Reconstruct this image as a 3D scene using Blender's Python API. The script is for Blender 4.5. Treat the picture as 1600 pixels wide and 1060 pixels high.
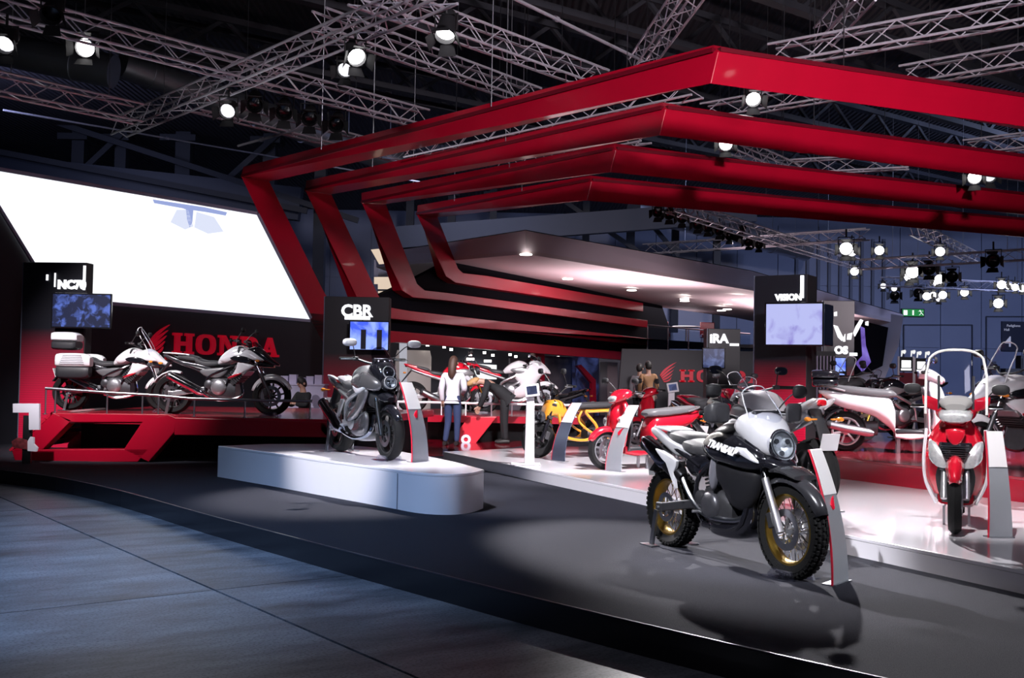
import bpy, bmesh, math, random
from mathutils import Vector, Matrix, Euler
for o in list(bpy.data.objects): bpy.data.objects.remove(o)
random.seed(7)
SC = bpy.context.scene
COL = SC.collection
R = math.radians
pi = math.pi
# ------------------------------------------------------------------ camera
F = 1700.0; CAMZ = 1.54; PITCH = R(1.954); ROLL = R(1.0)
fw = Vector((0, math.cos(PITCH), math.sin(PITCH))); r0 = Vector((1, 0, 0)); u0 = Vector((0, -math.sin(PITCH), math.cos(PITCH)))
rt = r0*math.cos(ROLL)+u0*math.sin(ROLL); up = -r0*math.sin(ROLL)+u0*math.cos(ROLL)
CAM = Vector((0, 0, CAMZ))
cd = bpy.data.cameras.new('camera'); cam = bpy.data.objects.new('camera', cd); COL.objects.link(cam)
cd.sensor_width = 36; cd.lens = 36*F/1600; cd.clip_end = 300
cam.matrix_world = Matrix(((rt.x, up.x, -fw.x, 0), (rt.y, up.y, -fw.y, 0), (rt.z, up.z, -fw.z, CAMZ), (0, 0, 0, 1)))
SC.camera = cam
# ------------------------------------------------------------------ world, exposure
W = bpy.data.worlds.new('hall_air'); SC.world = W; W.use_nodes = True
W.node_tree.nodes['Background'].inputs[0].default_value = (.30, .34, .62, 1)
W.node_tree.nodes['Background'].inputs[1].default_value = .012
vs = SC.view_settings; vs.view_transform = 'Standard'; vs.look = 'None'; vs.exposure = 0.0; vs.gamma = 1; vs.use_curve_mapping = False
def light(name, kind, loc, target, power, col=(1, 1, 1), size=.3, spot=40, blend=.5, sy=None):
    d = bpy.data.lights.new(name, kind); d.energy = power; d.color = col
    if kind == 'SPOT': d.spot_size = R(spot); d.spot_blend = blend; d.shadow_soft_size = size
    elif kind == 'AREA':
        d.size = size
        if sy: d.shape = 'RECTANGLE'; d.size_y = sy
    else: d.shadow_soft_size = size
    o = bpy.data.objects.new(name, d); COL.objects.link(o); o.location = loc
    o.rotation_euler = (Vector(target)-Vector(loc)).to_track_quat('-Z', 'Y').to_euler()
    return o
# unseen hall floodlights over the aisle, then added fill lights and the mezzanine light
light('aisle_floodlight', 'SPOT', (-7, 2, 10.4), (-3.4, 9.2, 0), 8000, (.38, .60, 1), 1.0, 38, 1.0)
light('aisle_floodlight', 'AREA', (5, -3, 10.4), (4, 16, 4.5), 230, (.90, .86, 1), 3.0)
light('canopy_fill_light', 'SPOT', (4.5, -4, 8.6), (3.6, 20, 7.6), 17000, (1, .90, .96), .8, 48, 1.0)  # unseen front light added to brighten the red bands
light('hall_fill_light', 'AREA', (-17, 33, 9.6), (-12, 46, 5.5), 240, (.50, .56, 1), 4.0)  # unseen light added to lift the dark columns and duct at the left
light('strip_fill_light', 'SPOT', (9.5, 15.5, 3.3), (1.6, 33, 2.9), 1500, (1, .84, .90), .5, 25, .8)  # off-screen light added to brighten the lower red strips
light('soffit_fill_light', 'AREA', (3.5, 32.5, 3.3), (3.2, 32, 9), 230, (1, .76, .80), 4.0)  # hidden behind the parapet, added to brighten the roof soffit
light('soffit_fill_light', 'AREA', (9.5, 37.5, 3.2), (9.2, 37, 9), 230, (1, .76, .80), 4.0)  # second hidden light added under the pale roof
light('hall_fill_light', 'AREA', (26, 34, 10.5), (22, 66, 5), 5000, (.50, .60, 1), 4.0)  # unseen area light put in to brighten the back wall
light('hall_fill_light', 'AREA', (-2, 44, 10.6), (0, 50, 0), 500, (.55, .62, 1), 6.0)  # unseen dim light filling the hall behind the stand
light('mezzanine_light', 'AREA', (8, 44, 4.3), (8, 44, 0), 260, (1, .88, .88), 6.0)

# ------------------------------------------------------------------ helpers
def ray(px, py): return (fw*F+rt*(px-800)-up*(py-530)).normalized()
def gp(px, py, z):                      # pixel -> point on the horizontal plane z
    d = ray(px, py); return CAM+d*((z-CAMZ)/d.z)
def dp(px, py, Y):                      # pixel -> point on the plane Y = const
    d = ray(px, py); return CAM+d*(Y/d.y)
def pp(px, py, p0, nrm):                # pixel -> point on any plane
    d = ray(px, py); return CAM+d*((Vector(p0)-CAM).dot(nrm)/d.dot(nrm))
def V(*a): return Vector(a)

MATS = {}
def mat(name, col=(.5, .5, .5), rough=.5, metal=0., coat=0., emit=None, es=1., alpha=1., noise=0., nscale=20., bump=0., bscale=60., trans=0., spec=.5):
    if name in MATS: return MATS[name]
    m = bpy.data.materials.new(name); m.use_nodes = True; nt = m.node_tree; b = nt.nodes['Principled BSDF']
    b.inputs['Base Color'].default_value = (*col, 1); b.inputs['Roughness'].default_value = rough; b.inputs['Metallic'].default_value = metal
    b.inputs['Coat Weight'].default_value = coat; b.inputs['Coat Roughness'].default_value = .05
    b.inputs['Specular IOR Level'].default_value = spec
    if trans: b.inputs['Transmission Weight'].default_value = trans
    if emit: b.inputs['Emission Color'].default_value = (*emit, 1); b.inputs['Emission Strength'].default_value = es
    b.inputs['Alpha'].default_value = alpha
    if noise or bump:
        tc = nt.nodes.new('ShaderNodeTexCoord'); n = nt.nodes.new('ShaderNodeTexNoise'); n.inputs['Scale'].default_value = nscale; n.inputs['Detail'].default_value = 6
        nt.links.new(tc.outputs['Object'], n.inputs['Vector'])
        if noise:
            mx = nt.nodes.new('ShaderNodeMix'); mx.data_type = 'RGBA'
            mx.inputs['A'].default_value = (*[c*(1-noise) for c in col], 1); mx.inputs['B'].default_value = (*[min(1, c*(1+noise)) for c in col], 1)
            nt.links.new(n.outputs['Fac'], mx.inputs['Factor']); nt.links.new(mx.outputs['Result'], b.inputs['Base Color'])
        if bump:
            n2 = nt.nodes.new('ShaderNodeTexNoise'); n2.inputs['Scale'].default_value = bscale; n2.inputs['Detail'].default_value = 4
            nt.links.new(tc.outputs['Object'], n2.inputs['Vector'])
            bp = nt.nodes.new('ShaderNodeBump'); bp.inputs['Strength'].default_value = bump; bp.inputs['Distance'].default_value = .02
            nt.links.new(n2.outputs['Fac'], bp.inputs['Height']); nt.links.new(bp.outputs['Normal'], b.inputs['Normal'])
    MATS[name] = m; return m
def emission(name, col, s, col2=None, scale=4., thr=(.45, .6)):   # a lit surface, optionally with a two-tone screen picture
    if name in MATS: return MATS[name]
    m = bpy.data.materials.new(name); m.use_nodes = True; nt = m.node_tree; b = nt.nodes['Principled BSDF']
    b.inputs['Base Color'].default_value = (.01, .01, .01, 1); b.inputs['Roughness'].default_value = .25
    b.inputs['Emission Color'].default_value = (*col, 1); b.inputs['Emission Strength'].default_value = s
    if col2:
        tc = nt.nodes.new('ShaderNodeTexCoord'); n = nt.nodes.new('ShaderNodeTexNoise'); n.inputs['Scale'].default_value = scale; n.inputs['Detail'].default_value = 5; n.inputs['Distortion'].default_value = .6
        cr = nt.nodes.new('ShaderNodeValToRGB'); cr.color_ramp.elements[0].position = thr[0]; cr.color_ramp.elements[1].position = thr[1]
        cr.color_ramp.elements[0].color = (*col, 1); cr.color_ramp.elements[1].color = (*col2, 1)
        nt.links.new(tc.outputs['Object'], n.inputs['Vector']); nt.links.new(n.outputs['Fac'], cr.inputs['Fac']); nt.links.new(cr.outputs['Color'], b.inputs['Emission Color'])
    MATS[name] = m; return m
def glass(name, col=(.9, .95, 1), opac=.12, rough=.03):
    if name in MATS: return MATS[name]
    m = bpy.data.materials.new(name); m.use_nodes = True; nt = m.node_tree; nt.nodes.remove(nt.nodes['Principled BSDF'])
    out = nt.nodes['Material Output']; t = nt.nodes.new('ShaderNodeBsdfTransparent'); t.inputs[0].default_value = (*col, 1)
    g = nt.nodes.new('ShaderNodeBsdfGlossy'); g.inputs['Roughness'].default_value = rough; g.inputs[0].default_value = (.9, .92, 1, 1)
    fr = nt.nodes.new('ShaderNodeMath'); fr.operation = 'POWER'; fr.inputs[1].default_value = 4.; lw = nt.nodes.new('ShaderNodeLayerWeight'); lw.inputs[0].default_value = .4; nt.links.new(lw.outputs['Facing'], fr.inputs[0])
    ad = nt.nodes.new('ShaderNodeMath'); ad.operation = 'ADD'; ad.inputs[1].default_value = opac
    mx = nt.nodes.new('ShaderNodeMixShader'); nt.links.new(fr.outputs[0], ad.inputs[0]); nt.links.new(ad.outputs[0], mx.inputs[0])
    nt.links.new(t.outputs[0], mx.inputs[1]); nt.links.new(g.outputs[0], mx.inputs[2]); nt.links.new(mx.outputs[0], out.inputs[0])
    MATS[name] = m; return m

def tag(o, label=None, cat=None, group=None, kind=None):
    if label: o['label'] = label
    if cat: o['category'] = cat
    if group: o['group'] = group
    if kind: o['kind'] = kind
    return o
def thing(name, loc, rz, label, cat, group=None):
    o = bpy.data.objects.new(name, None); COL.objects.link(o); o.location = loc; o.rotation_euler = (0, 0, rz); o.empty_display_size = .1
    return tag(o, label, cat, group)
def copy_tree(o, parent=None):
    c = o.copy(); COL.objects.link(c)
    if parent: c.parent = parent; c.matrix_parent_inverse = o.matrix_parent_inverse.copy()
    for ch in list(o.children): copy_tree(ch, c)
    return c
def smooth_pts(pts, k=6, closed=False):
    P = [Vector(p) for p in pts]; n = len(P); out = []
    rng = range(n if closed else n-1)
    for i in rng:
        if closed: a, b, c, d = P[(i-1) % n], P[i], P[(i+1) % n], P[(i+2) % n]
        else: a, b, c, d = P[max(i-1, 0)], P[i], P[i+1], P[min(i+2, n-1)]
        for j in range(k):
            t = j/k; out.append(.5*((2*b)+(c-a)*t+(2*a-5*b+4*c-d)*t*t+(3*b-a-3*c+d)*t**3))
    if not closed: out.append(P[-1].copy())
    return out

class MB:
    def __init__(s): s.v = []; s.f = []
    def add(s, vs, fs):
        k = len(s.v); s.v += [tuple(p) for p in vs]; s.f += [tuple(i+k for i in f) for f in fs]; return s
    def box(s, c, size, rot=None):
        h = Vector(size)*.5; M = rot.to_matrix() if isinstance(rot, Euler) else (rot or Matrix.Identity(3)); c = Vector(c)
        vs = [c+M@Vector((x*h.x, y*h.y, z*h.z)) for x in (-1, 1) for y in (-1, 1) for z in (-1, 1)]
        return s.add(vs, [(0, 1, 3, 2), (4, 6, 7, 5), (0, 4, 5, 1), (2, 3, 7, 6), (0, 2, 6, 4), (1, 5, 7, 3)])
    def bar(s, a, b, w, h, upv=(0, 0, 1)):       # box beam from a to b
        a = Vector(a); b = Vector(b); d = (b-a); L = d.length; d.normalize(); x = d.cross(Vector(upv))
        if x.length < 1e-4: x = d.cross(Vector((1, 0, 0)))
        x.normalize(); z = x.cross(d)
        M = Matrix((x, d, z)).transposed(); return s.box((a+b)/2, (w, L, h), M)
    def tube(s, pts, r, n=8, caps=True, closed=False):
        P = [Vector(p) for p in pts]; m = len(P); rs = r if isinstance(r, (list, tuple)) else [r]*m
        if len(rs) != m: rs = [rs[min(int(i/(m-1)*(len(rs)-1)), len(rs)-2)]*(1-((i/(m-1)*(len(rs)-1)) % 1 if i < m-1 else 1))+rs[min(int(i/(m-1)*(len(rs)-1))+1, len(rs)-1)]*((i/(m-1)*(len(rs)-1)) % 1 if i < m-1 else 1) for i in range(m)]
        vs = []; nrm = None
        for i in range(m):
            t = (P[(i+1) % m]-P[i-1]) if closed else (P[min(i+1, m-1)]-P[max(i-1, 0)])
            t.normalize()
            if nrm is None:
                nrm = t.cross(Vector((0, 0, 1)))
                if nrm.length < .05: nrm = t.cross(Vector((0, 1, 0)))
            nrm = (nrm-t*nrm.dot(t)); nrm.normalize(); bn = t.cross(nrm)
            for j in range(n): a = 2*pi*j/n; vs.append(P[i]+(nrm*math.cos(a)+bn*math.sin(a))*rs[i])
        fs = []
        for i in range(m if closed else m-1):
            for j in range(n): fs.append((i*n+j, i*n+(j+1) % n, ((i+1) % m)*n+(j+1) % n, ((i+1) % m)*n+j))
        if caps and not closed: fs += [tuple(range(n))[::-1], tuple(range((m-1)*n, m*n))]
        return s.add(vs, fs)
    def lathe(s, prof, c=(0, 0, 0), axis=(0, 1, 0), n=24, a0=0, a1=2*pi):   # prof: (radius, height along axis)
        ax = Vector(axis).normalized(); x = ax.cross(Vector((0, 0, 1)))
        if x.length < .05: x = ax.cross(Vector((1, 0, 0)))
        x.normalize(); y = ax.cross(x); c = Vector(c); full = abs(a1-a0-2*pi) < 1e-6; m = len(prof); k = n if full else n+1
        vs = [c+ax*h+(x*math.cos(a0+(a1-a0)*j/n)+y*math.sin(a0+(a1-a0)*j/n))*r for r, h in prof for j in range(k)]
        fs = [(i*k+j, i*k+(j+1) % k, (i+1)*k+(j+1) % k, (i+1)*k+j) for i in range(m-1) for j in range(n)]
        return s.add(vs, fs)
    def prism(s, poly, off):                      # poly: 3D points of one face, off: extrusion vector
        P = [Vector(p) for p in poly]; n = len(P); off = Vector(off)
        return s.add(P+[p+off for p in P], [tuple(range(n)), tuple(range(2*n-1, n-1, -1))]+[(i, i+n, (i+1) % n+n, (i+1) % n) for i in range(n)])
    def loft(s, rings, caps=True):
        n = len(rings[0]); vs = [p for r in rings for p in r]; m = len(rings)
        fs = [(i*n+j, i*n+(j+1) % n, (i+1)*n+(j+1) % n, (i+1)*n+j) for i in range(m-1) for j in range(n)]
        if caps: fs += [tuple(range(n))[::-1], tuple(range((m-1)*n, m*n))]
        return s.add(vs, fs)
    def hull(s, st, n=20, k=3, e=2.6):            # stations (x, z, half width, half height, [y], [pitch deg]) along a bike's length
        S = smooth_pts_n([tuple(q)+(0,)*(6-len(q)) for q in st], k); rings = []
        for x, z, w, h, y, p in S:
            ring = []; w = max(w, .002); h = max(h, .002)
            for j in range(n):
                a = 2*pi*j/n; cy = math.copysign(abs(math.cos(a))**(2/e), math.cos(a))*w; cz = math.copysign(abs(math.sin(a))**(2/e), math.sin(a))*h
                ring.append((x-math.sin(R(p))*cz, y+cy, z+math.cos(R(p))*cz))
            rings.append(ring)
        return s.loft(rings)
    def pillow(s, outline, y0, bulge, side=1, th=.02, k=3, cen=None, lean=0., taper=None):   # side panel traced in (x, z)
        O = [Vector((p[0], p[1], 0)) for p in outline]; O = smooth_pts(O, k, True) if k > 1 else O
        c = Vector((*cen, 0)) if cen else sum(O, Vector())/len(O); n = len(O); vs = []
        for sc, b in ((1, -th), (1, 0), (.94, .45), (.80, .75), (.55, .93)):
            for p in O:
                q = c+(p-c)*sc; yy = y0+(b if b < 0 else b*bulge)+lean*(q.y-c.y)+(taper(q.x, q.y) if taper else 0)
                vs.append((q.x, side*yy, q.y))
        vs.append((c.x, side*(y0+bulge+(taper(c.x, c.y) if taper else 0)), c.y))
        fs = [(i*n+j, i*n+(j+1) % n, (i+1)*n+(j+1) % n, (i+1)*n+j) for i in range(4) for j in range(n)]
        fs += [(4*n+j, 4*n+(j+1) % n, 5*n) for j in range(n)]+[tuple(range(n))[::-1]]
        return s.add(vs, fs)
    def grid(s, fn, nu, nv):
        vs = [fn(i/nu, j/nv) for j in range(nv+1) for i in range(nu+1)]
        return s.add(vs, [(j*(nu+1)+i, j*(nu+1)+i+1, (j+1)*(nu+1)+i+1, (j+1)*(nu+1)+i) for j in range(nv) for i in range(nu)])
    def mesh(s, name, m=None, smooth=True, angle=38):
        me = bpy.data.meshes.new(name); me.from_pydata(s.v, [], s.f)
        bm = bmesh.new(); bm.from_mesh(me); bmesh.ops.recalc_face_normals(bm, faces=bm.faces); bm.to_mesh(me); bm.free()
        if smooth: me.shade_smooth(); me.set_sharp_from_angle(angle=R(angle))
        if m: me.materials.append(m)
        return me
    def build(s, name, m, parent=None, bevel=0, solid=0, smooth=True, angle=38, sub=0):
        o = bpy.data.objects.new(name, s.mesh(name, m, smooth, angle)); COL.objects.link(o)
        if parent: o.parent = parent
        if solid: md = o.modifiers.new('thick', 'SOLIDIFY'); md.thickness = solid; md.offset = -1; md.use_even_offset = True
        if bevel: md = o.modifiers.new('bevel', 'BEVEL'); md.width = bevel; md.segments = 2; md.limit_method = 'ANGLE'; md.angle_limit = R(40)
        if sub: md = o.modifiers.new('sub', 'SUBSURF'); md.levels = sub; md.render_levels = sub
        return o
def smooth_pts_n(pts, k):
    n = len(pts); out = []
    for i in range(n-1):
        a, b, c, d = pts[max(i-1, 0)], pts[i], pts[i+1], pts[min(i+2, n-1)]
        for j in range(k):
            t = j/k; out.append(tuple(.5*(2*B+(C-A)*t+(2*A-5*B+4*C-D)*t*t+(3*B-A-3*C+D)*t**3) for A, B, C, D in zip(a, b, c, d)))
    out.append(tuple(pts[-1])); return out
def text_mesh(body, size, depth, m, name, parent, mtx, shear=0., bold=0., space=1.):
    cu = bpy.data.curves.new('lettering', 'FONT'); cu.body = body; cu.size = size; cu.extrude = depth; cu.shear = shear; cu.offset = bold; cu.align_x = 'CENTER'; cu.align_y = 'CENTER'; cu.space_character = space; cu.resolution_u = 3
    t = bpy.data.objects.new('tmp', cu); COL.objects.link(t); dg = bpy.context.evaluated_depsgraph_get()
    me = bpy.data.meshes.new_from_object(t.evaluated_get(dg)); bpy.data.objects.remove(t); me.materials.clear(); me.materials.append(m)
    o = bpy.data.objects.new(name, me); COL.objects.link(o)
    if parent: o.parent = parent
    o.matrix_local = mtx; return o
def frame_mtx(o, x, y):                            # local x right, y up -> matrix
    x = Vector(x).normalized(); y = (Vector(y)-x*Vector(y).dot(x)).normalized(); z = x.cross(y)
    M = Matrix((x, y, z)).transposed().to_4x4(); M.translation = Vector(o); return M
def struct(o, label=None): o['kind'] = 'structure'; o['label'] = label or o.name; return o
# ------------------------------------------------------------------ materials
RED = mat('red_lacquer', (.44, .002, .022), .30, coat=.25, noise=.12, nscale=1.5)
RED_ST = mat('red_stage_paint', (.38, .002, .02), .3, coat=.3, noise=.1, nscale=2)
BLK = mat('black_gloss', (.008, .008, .011), .18, coat=.5)
BLKM = mat('black_matt', (.010, .010, .013), .7)
DARK = mat('dark_plastic', (.025, .025, .03), .45)
WHT = mat('white_laminate', (.80, .78, .84), .16, coat=.4, noise=.02, nscale=3)
WHTM = mat('white_matt', (.78, .74, .80), .5)
ALU = mat('aluminium', (.62, .62, .68), .32, metal=1.)
CHROME = mat('chrome', (.85, .85, .9), .08, metal=1.)
STEEL = mat('brushed_steel', (.45, .46, .5), .3, metal=1., noise=.1, nscale=30)
RUB = mat('tyre_rubber', (.010, .010, .011), .88, bump=.2, bscale=90, spec=.25)
GLS = glass('clear_glass')
CARPET = mat('charcoal_carpet', (.027, .028, .039), .95, noise=.5, nscale=160, bump=.5, bscale=260, spec=.15)
CZ = .17                                           # carpet level
# ------------------------------------------------------------------ concrete floor in slabs
def concrete():
    m = mat('polished_concrete', (.14, .15, .19), .34); nt = m.node_tree; b = nt.nodes['Principled BSDF']
    tc = nt.nodes.new('ShaderNodeTexCoord'); n1 = nt.nodes.new('ShaderNodeTexNoise'); n1.inputs['Scale'].default_value = .9; n1.inputs['Detail'].default_value = 10; n1.inputs['Roughness'].default_value = .72
    mp = nt.nodes.new('ShaderNodeMapping'); mp.inputs['Scale'].default_value = (.5, 1.6, 1); mp.inputs['Rotation'].default_value = (0, 0, .3)
    nt.links.new(tc.outputs['Object'], mp.inputs[0]); nt.links.new(mp.outputs[0], n1.inputs['Vector'])
    cr = nt.nodes.new('ShaderNodeValToRGB'); cr.color_ramp.elements[0].position = .38; cr.color_ramp.elements[0].color = (.055, .062, .080, 1); cr.color_ramp.elements[1].position = .64; cr.color_ramp.elements[1].color = (.30, .32, .37, 1)
    nt.links.new(n1.outputs['Fac'], cr.inputs['Fac'])
    sp = nt.nodes.new('ShaderNodeTexNoise'); sp.inputs['Scale'].default_value = 55; sp.inputs['Detail'].default_value = 4; nt.links.new(tc.outputs['Object'], sp.inputs['Vector'])
    r2 = nt.nodes.new('ShaderNodeValToRGB'); r2.color_ramp.elements[0].position = .36; r2.color_ramp.elements[0].color = (.45, .45, .45, 1); r2.color_ramp.elements[1].position = .5; r2.color_ramp.elements[1].color = (1, 1, 1, 1)
    nt.links.new(sp.outputs['Fac'], r2.inputs['Fac'])
    mx = nt.nodes.new('ShaderNodeMix'); mx.data_type = 'RGBA'; mx.blend_type = 'MULTIPLY'; mx.inputs['Factor'].default_value = 1
    nt.links.new(cr.outputs['Color'], mx.inputs['A']); nt.links.new(r2.outputs['Color'], mx.inputs['B']); nt.links.new(mx.outputs['Result'], b.inputs['Base Color'])
    mr = nt.nodes.new('ShaderNodeMapRange'); mr.inputs['To Min'].default_value = .30; mr.inputs['To Max'].default_value = .5; nt.links.new(n1.outputs['Fac'], mr.inputs['Value']); nt.links.new(mr.outputs[0], b.inputs['Roughness'])
    return m
CONC = concrete()
dA = V(.797, .603, 0).normalized(); dB = V(-.603, .797, 0).normalized(); J0 = gp(337, 922, 0)
fl = MB(); fl.box((0, 28, -.06), (120, 90, .08)); floor = struct(fl.build('floor', mat('joint_filler', (.012, .012, .016), .9), smooth=False), 'polished concrete hall floor with dark joints')
S = 5.2
sm = MB(); sm.prism([(0, 0, -.015), (S-.022, 0, -.015), (S-.022, S-.012, -.015), (0, S-.012, -.015)], (0, 0, .015)); sme = sm.mesh('slab', CONC, False)
for i in range(-3, 5):
    for j in range(-3, 4):
        p = J0+dA*(i*S)+dB*(j*S)
        if p.y > 20 or p.y < -9: continue
        o = bpy.data.objects.new('slab', sme); COL.objects.link(o); o.parent = floor; o.location = (p.x, p.y, 0); o.rotation_euler = (0, 0, math.atan2(dA.y, dA.x))
# ------------------------------------------------------------------ raised carpet floor with dark edge
EDGE = [(-330, 704), (0, 735), (153, 759), (332, 807), (516, 855), (700, 901), (869, 943), (1094, 996), (1319, 1047), (1700, 1129)]
ed = [gp(x, y, CZ) for x, y in EDGE]
ed = smooth_pts(ed, 4)
poly = [V(p.x, p.y, CZ) for p in ed]+[V(24, ed[-1].y, CZ), V(24, 52, CZ), V(-24, 52, CZ), V(-24, ed[0].y+1, CZ)]
c = MB(); c.prism([p-V(0, 0, CZ-.001) for p in poly], (0, 0, CZ-.001)); carpet = struct(c.build('floor_carpet', CARPET, smooth=False), 'charcoal carpet on the raised stand floor')
t = MB(); off = V(-.80, -.62, 0).normalized()
rings = []
for p in ed:
    q = p+off*.03
    rings.append([V(p.x, p.y, .001), V(q.x, q.y, .001), V(q.x, q.y, CZ+.004), V(p.x, p.y, CZ+.006)])
t.loft(rings); struct(t.build('trim_1', mat('edge_trim', (.012, .012, .016), .28, coat=.3), smooth=False), 'black edge strip of the raised carpet')
t = MB(); t.tube([p+off*.03+V(0, 0, CZ+.006-p.z) for p in ed], .006, 6); struct(t.build('trim_2', mat('nosing_metal', (.10, .10, .13), .45, metal=.8, noise=.6, nscale=3)), 'thin metal nosing along the carpet edge')
# ------------------------------------------------------------------ hall shell: ceiling, walls, steelwork
CEIL = 11.2
def ribbed(name, col, scale, axis):
    m = mat(name, col, .7); nt = m.node_tree; b = nt.nodes['Principled BSDF']; tc = nt.nodes.new('ShaderNodeTexCoord'); w = nt.nodes.new('ShaderNodeTexWave'); w.bands_direction = axis; w.inputs['Scale'].default_value = scale; w.inputs['Distortion'].default_value = 0
    nt.links.new(tc.outputs['Object'], w.inputs['Vector']); bp = nt.nodes.new('ShaderNodeBump'); bp.inputs['Strength'].default_value = .8; bp.inputs['Distance'].default_value = .08; nt.links.new(w.outputs['Fac'], bp.inputs['Height']); nt.links.new(bp.outputs['Normal'], b.inputs['Normal']); return m
t = MB(); t.box((0, 34, CEIL+.1), (110, 84, .2)); ceiling = struct(t.build('ceiling', ribbed('ceiling_sheet', (.05, .045, .055), 1.6, 'X'), smooth=False), 'dark corrugated hall ceiling')
bt = V(.71, .70, 0)
for i, (px, py) in enumerate([(150, 8), (480, 60), (860, 40), (1210, 60), (1480, 40)]):   # roof girders
    p = gp(px, py, CEIL-.4); m = MB(); d = dA
    for hz in (0, -.9): m.bar(p-d*34+V(0, 0, hz), p+d*40+V(0, 0, hz), .28, .16)
    for k in range(-14, 17): a = p+d*(k*2.4); m.bar(a, a+d*1.2+V(0, 0, -.9), .10, .10); m.bar(a+d*1.2+V(0, 0, -.9), a+d*2.4, .10, .10)
    struct(m.build('ceiling_girder', mat('girder_paint', (.035, .035, .045), .6), smooth=False), 'dark steel roof girder')
WALL = mat('hall_wall_panel', (.22, .25, .36), .7, noise=.12, nscale=.6)
WY = 64
t = MB(); t.box((0, WY+.2, 5.6), (130, .3, 11.4)); wall = struct(t.build('wall_back', WALL, smooth=False), 'blue grey back wall of the hall')
pm = MB(); pm.box((0, 0, 0), (2.36, .08, 3.5)); pme = pm.mesh('wall_panel', WALL, False)
for i in range(-7, 25):
    for j in range(3):
        o = bpy.data.objects.new('wall_panel', pme); COL.objects.link(o); o.parent = wall; o.location = (i*2.4, WY, 1.85+j*3.55)
rm = MB(); rm.box((0, 0, 0), (.16, .14, 5.0)); rme = rm.mesh('wall_rib', mat('rib_paint', (.10, .115, .17), .6), False)
for k in range(9):
    o = bpy.data.objects.new('wall_rib', rme); COL.objects.link(o); o.parent = wall; q = dp(1245+k*17, 440, WY-.15); o.location = (q.x, WY-.12, q.z)
t = MB(); t.box((-34, 30, 5.6), (.3, 80, 11.4)); struct(t.build('wall_left', mat('hall_wall_dark', (.07, .075, .10), .8), smooth=False), 'dark left wall of the hall')
def outline(name, x0, y0, x1, y1, Y, m, w=.10, label=''):     # big doors of the hall wall
    m_ = MB(); P = [dp(x0, y0, Y), dp(x1, y0, Y), dp(x1, y1, Y), dp(x0, y1, Y)]
    for a, b in zip(P, P[1:]+P[:1]): m_.bar(a, b, .06, w, (0, 1, 0))
    o = m_.build(name, m, smooth=False); return struct(o, label)
outline('door_1', 1412, 508, 1519, 640, WY-.1, mat('door_gap', (.04, .045, .07), .7), label='tall sliding door in the hall back wall')
outline('door_2', 1541, 495, 1640, 640, WY-.1, MATS['door_gap'], label='second tall door in the hall back wall')
# dark roof columns and braces behind the big screen
CG = mat('column_paint', (.016, .018, .026), .6)
def column(px, y0, y1, Y, w, nm='trim_3'):
    m = MB(); a = dp(px, y0, Y); b = dp(px, y1, Y); m.box(((a.x+b.x)/2, Y, (a.z+b.z)/2), (w, w, abs(a.z-b.z))); m.box((a.x, Y, min(a.z, CEIL)-.3), (w*2.4, w*2.0, .25))
    return struct(m.build(nm, CG, smooth=False), 'dark steel column of the hall')
for px, w in ((122, .5), (188, .45), (286, .6), (420, .5), (500, .45), (640, .4), (705, .4), (770, .35), (915, .35), (985, .4), (1055, .35), (1120, .35)):
    column(px, 160 if px < 600 else 250, 520, 44 if px < 600 else 56, w)
for a, b, Y in (((40, 350), (190, 210), 43.5), ((300, 330), (440, 205), 43.5), ((-40, 150), (560, 345), 43), ((-40, 230), (480, 330), 42.5), ((860, 300), (1000, 395), 55), ((1000, 330), (1060, 400), 55)):
    m = MB(); m.bar(dp(*a, Y), dp(*b, Y), .16, .22); struct(m.build('trim_4', CG, smooth=False), 'diagonal roof brace')
m = MB(); m.bar(dp(-60, 262, 43.2), dp(470, 320, 43.2), .5, 1.3); struct(m.build('trim_5', mat('crane_beam', (.02, .026, .045), .5), smooth=False), 'deep blue black beam above the screen')
m = MB(); m.bar(dp(620, 372, 50), dp(1180, 330, 50), .5, 1.0); struct(m.build('trim_6', MATS['crane_beam'], smooth=False), 'dark beam behind the white roof')
# ventilation ducts
def duct(name, pts, r, label, n=18):
    root = thing(name, pts[0], 0, label, 'duct'); P = [p-pts[0] for p in pts]; m = MB(); m.tube(P, r, n); m.build('pipe', mat('galvanised_duct', (.42, .43, .48), .38, metal=.9, noise=.15, nscale=2), root)
    L = (P[-1]-P[0]); k = max(2, int(L.length/1.6))
    for i in range(k):
        q = P[0]+L*(i+.5)/k; f = MB(); f.lathe([(r, -.03), (r*1.06, -.03), (r*1.06, .03), (r, .03)], q, L.normalized(), n); f.build('collar', MATS['galvanised_duct'], root)
        w = MB(); w.tube([q+V(0, 0, r*.9), V(q.x, q.y, CEIL-pts[0].z+.02)], .012, 4); w.build('hanger_rod', mat('aluminium'), root)
    return root
duct('ventilation_duct', [dp(-70, 62, 27), dp(178, 112, 27)], .42, 'fat silver ventilation duct under the roof at top left')
duct('ventilation_duct', [dp(190, 100, 29), dp(640, 262, 36)], .40, 'long silver ventilation duct running behind the red bands')
duct('ventilation_duct', [dp(990, 325, 52), dp(1260, 392, 58)], .55, 'silver ventilation duct above the white roof')
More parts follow.
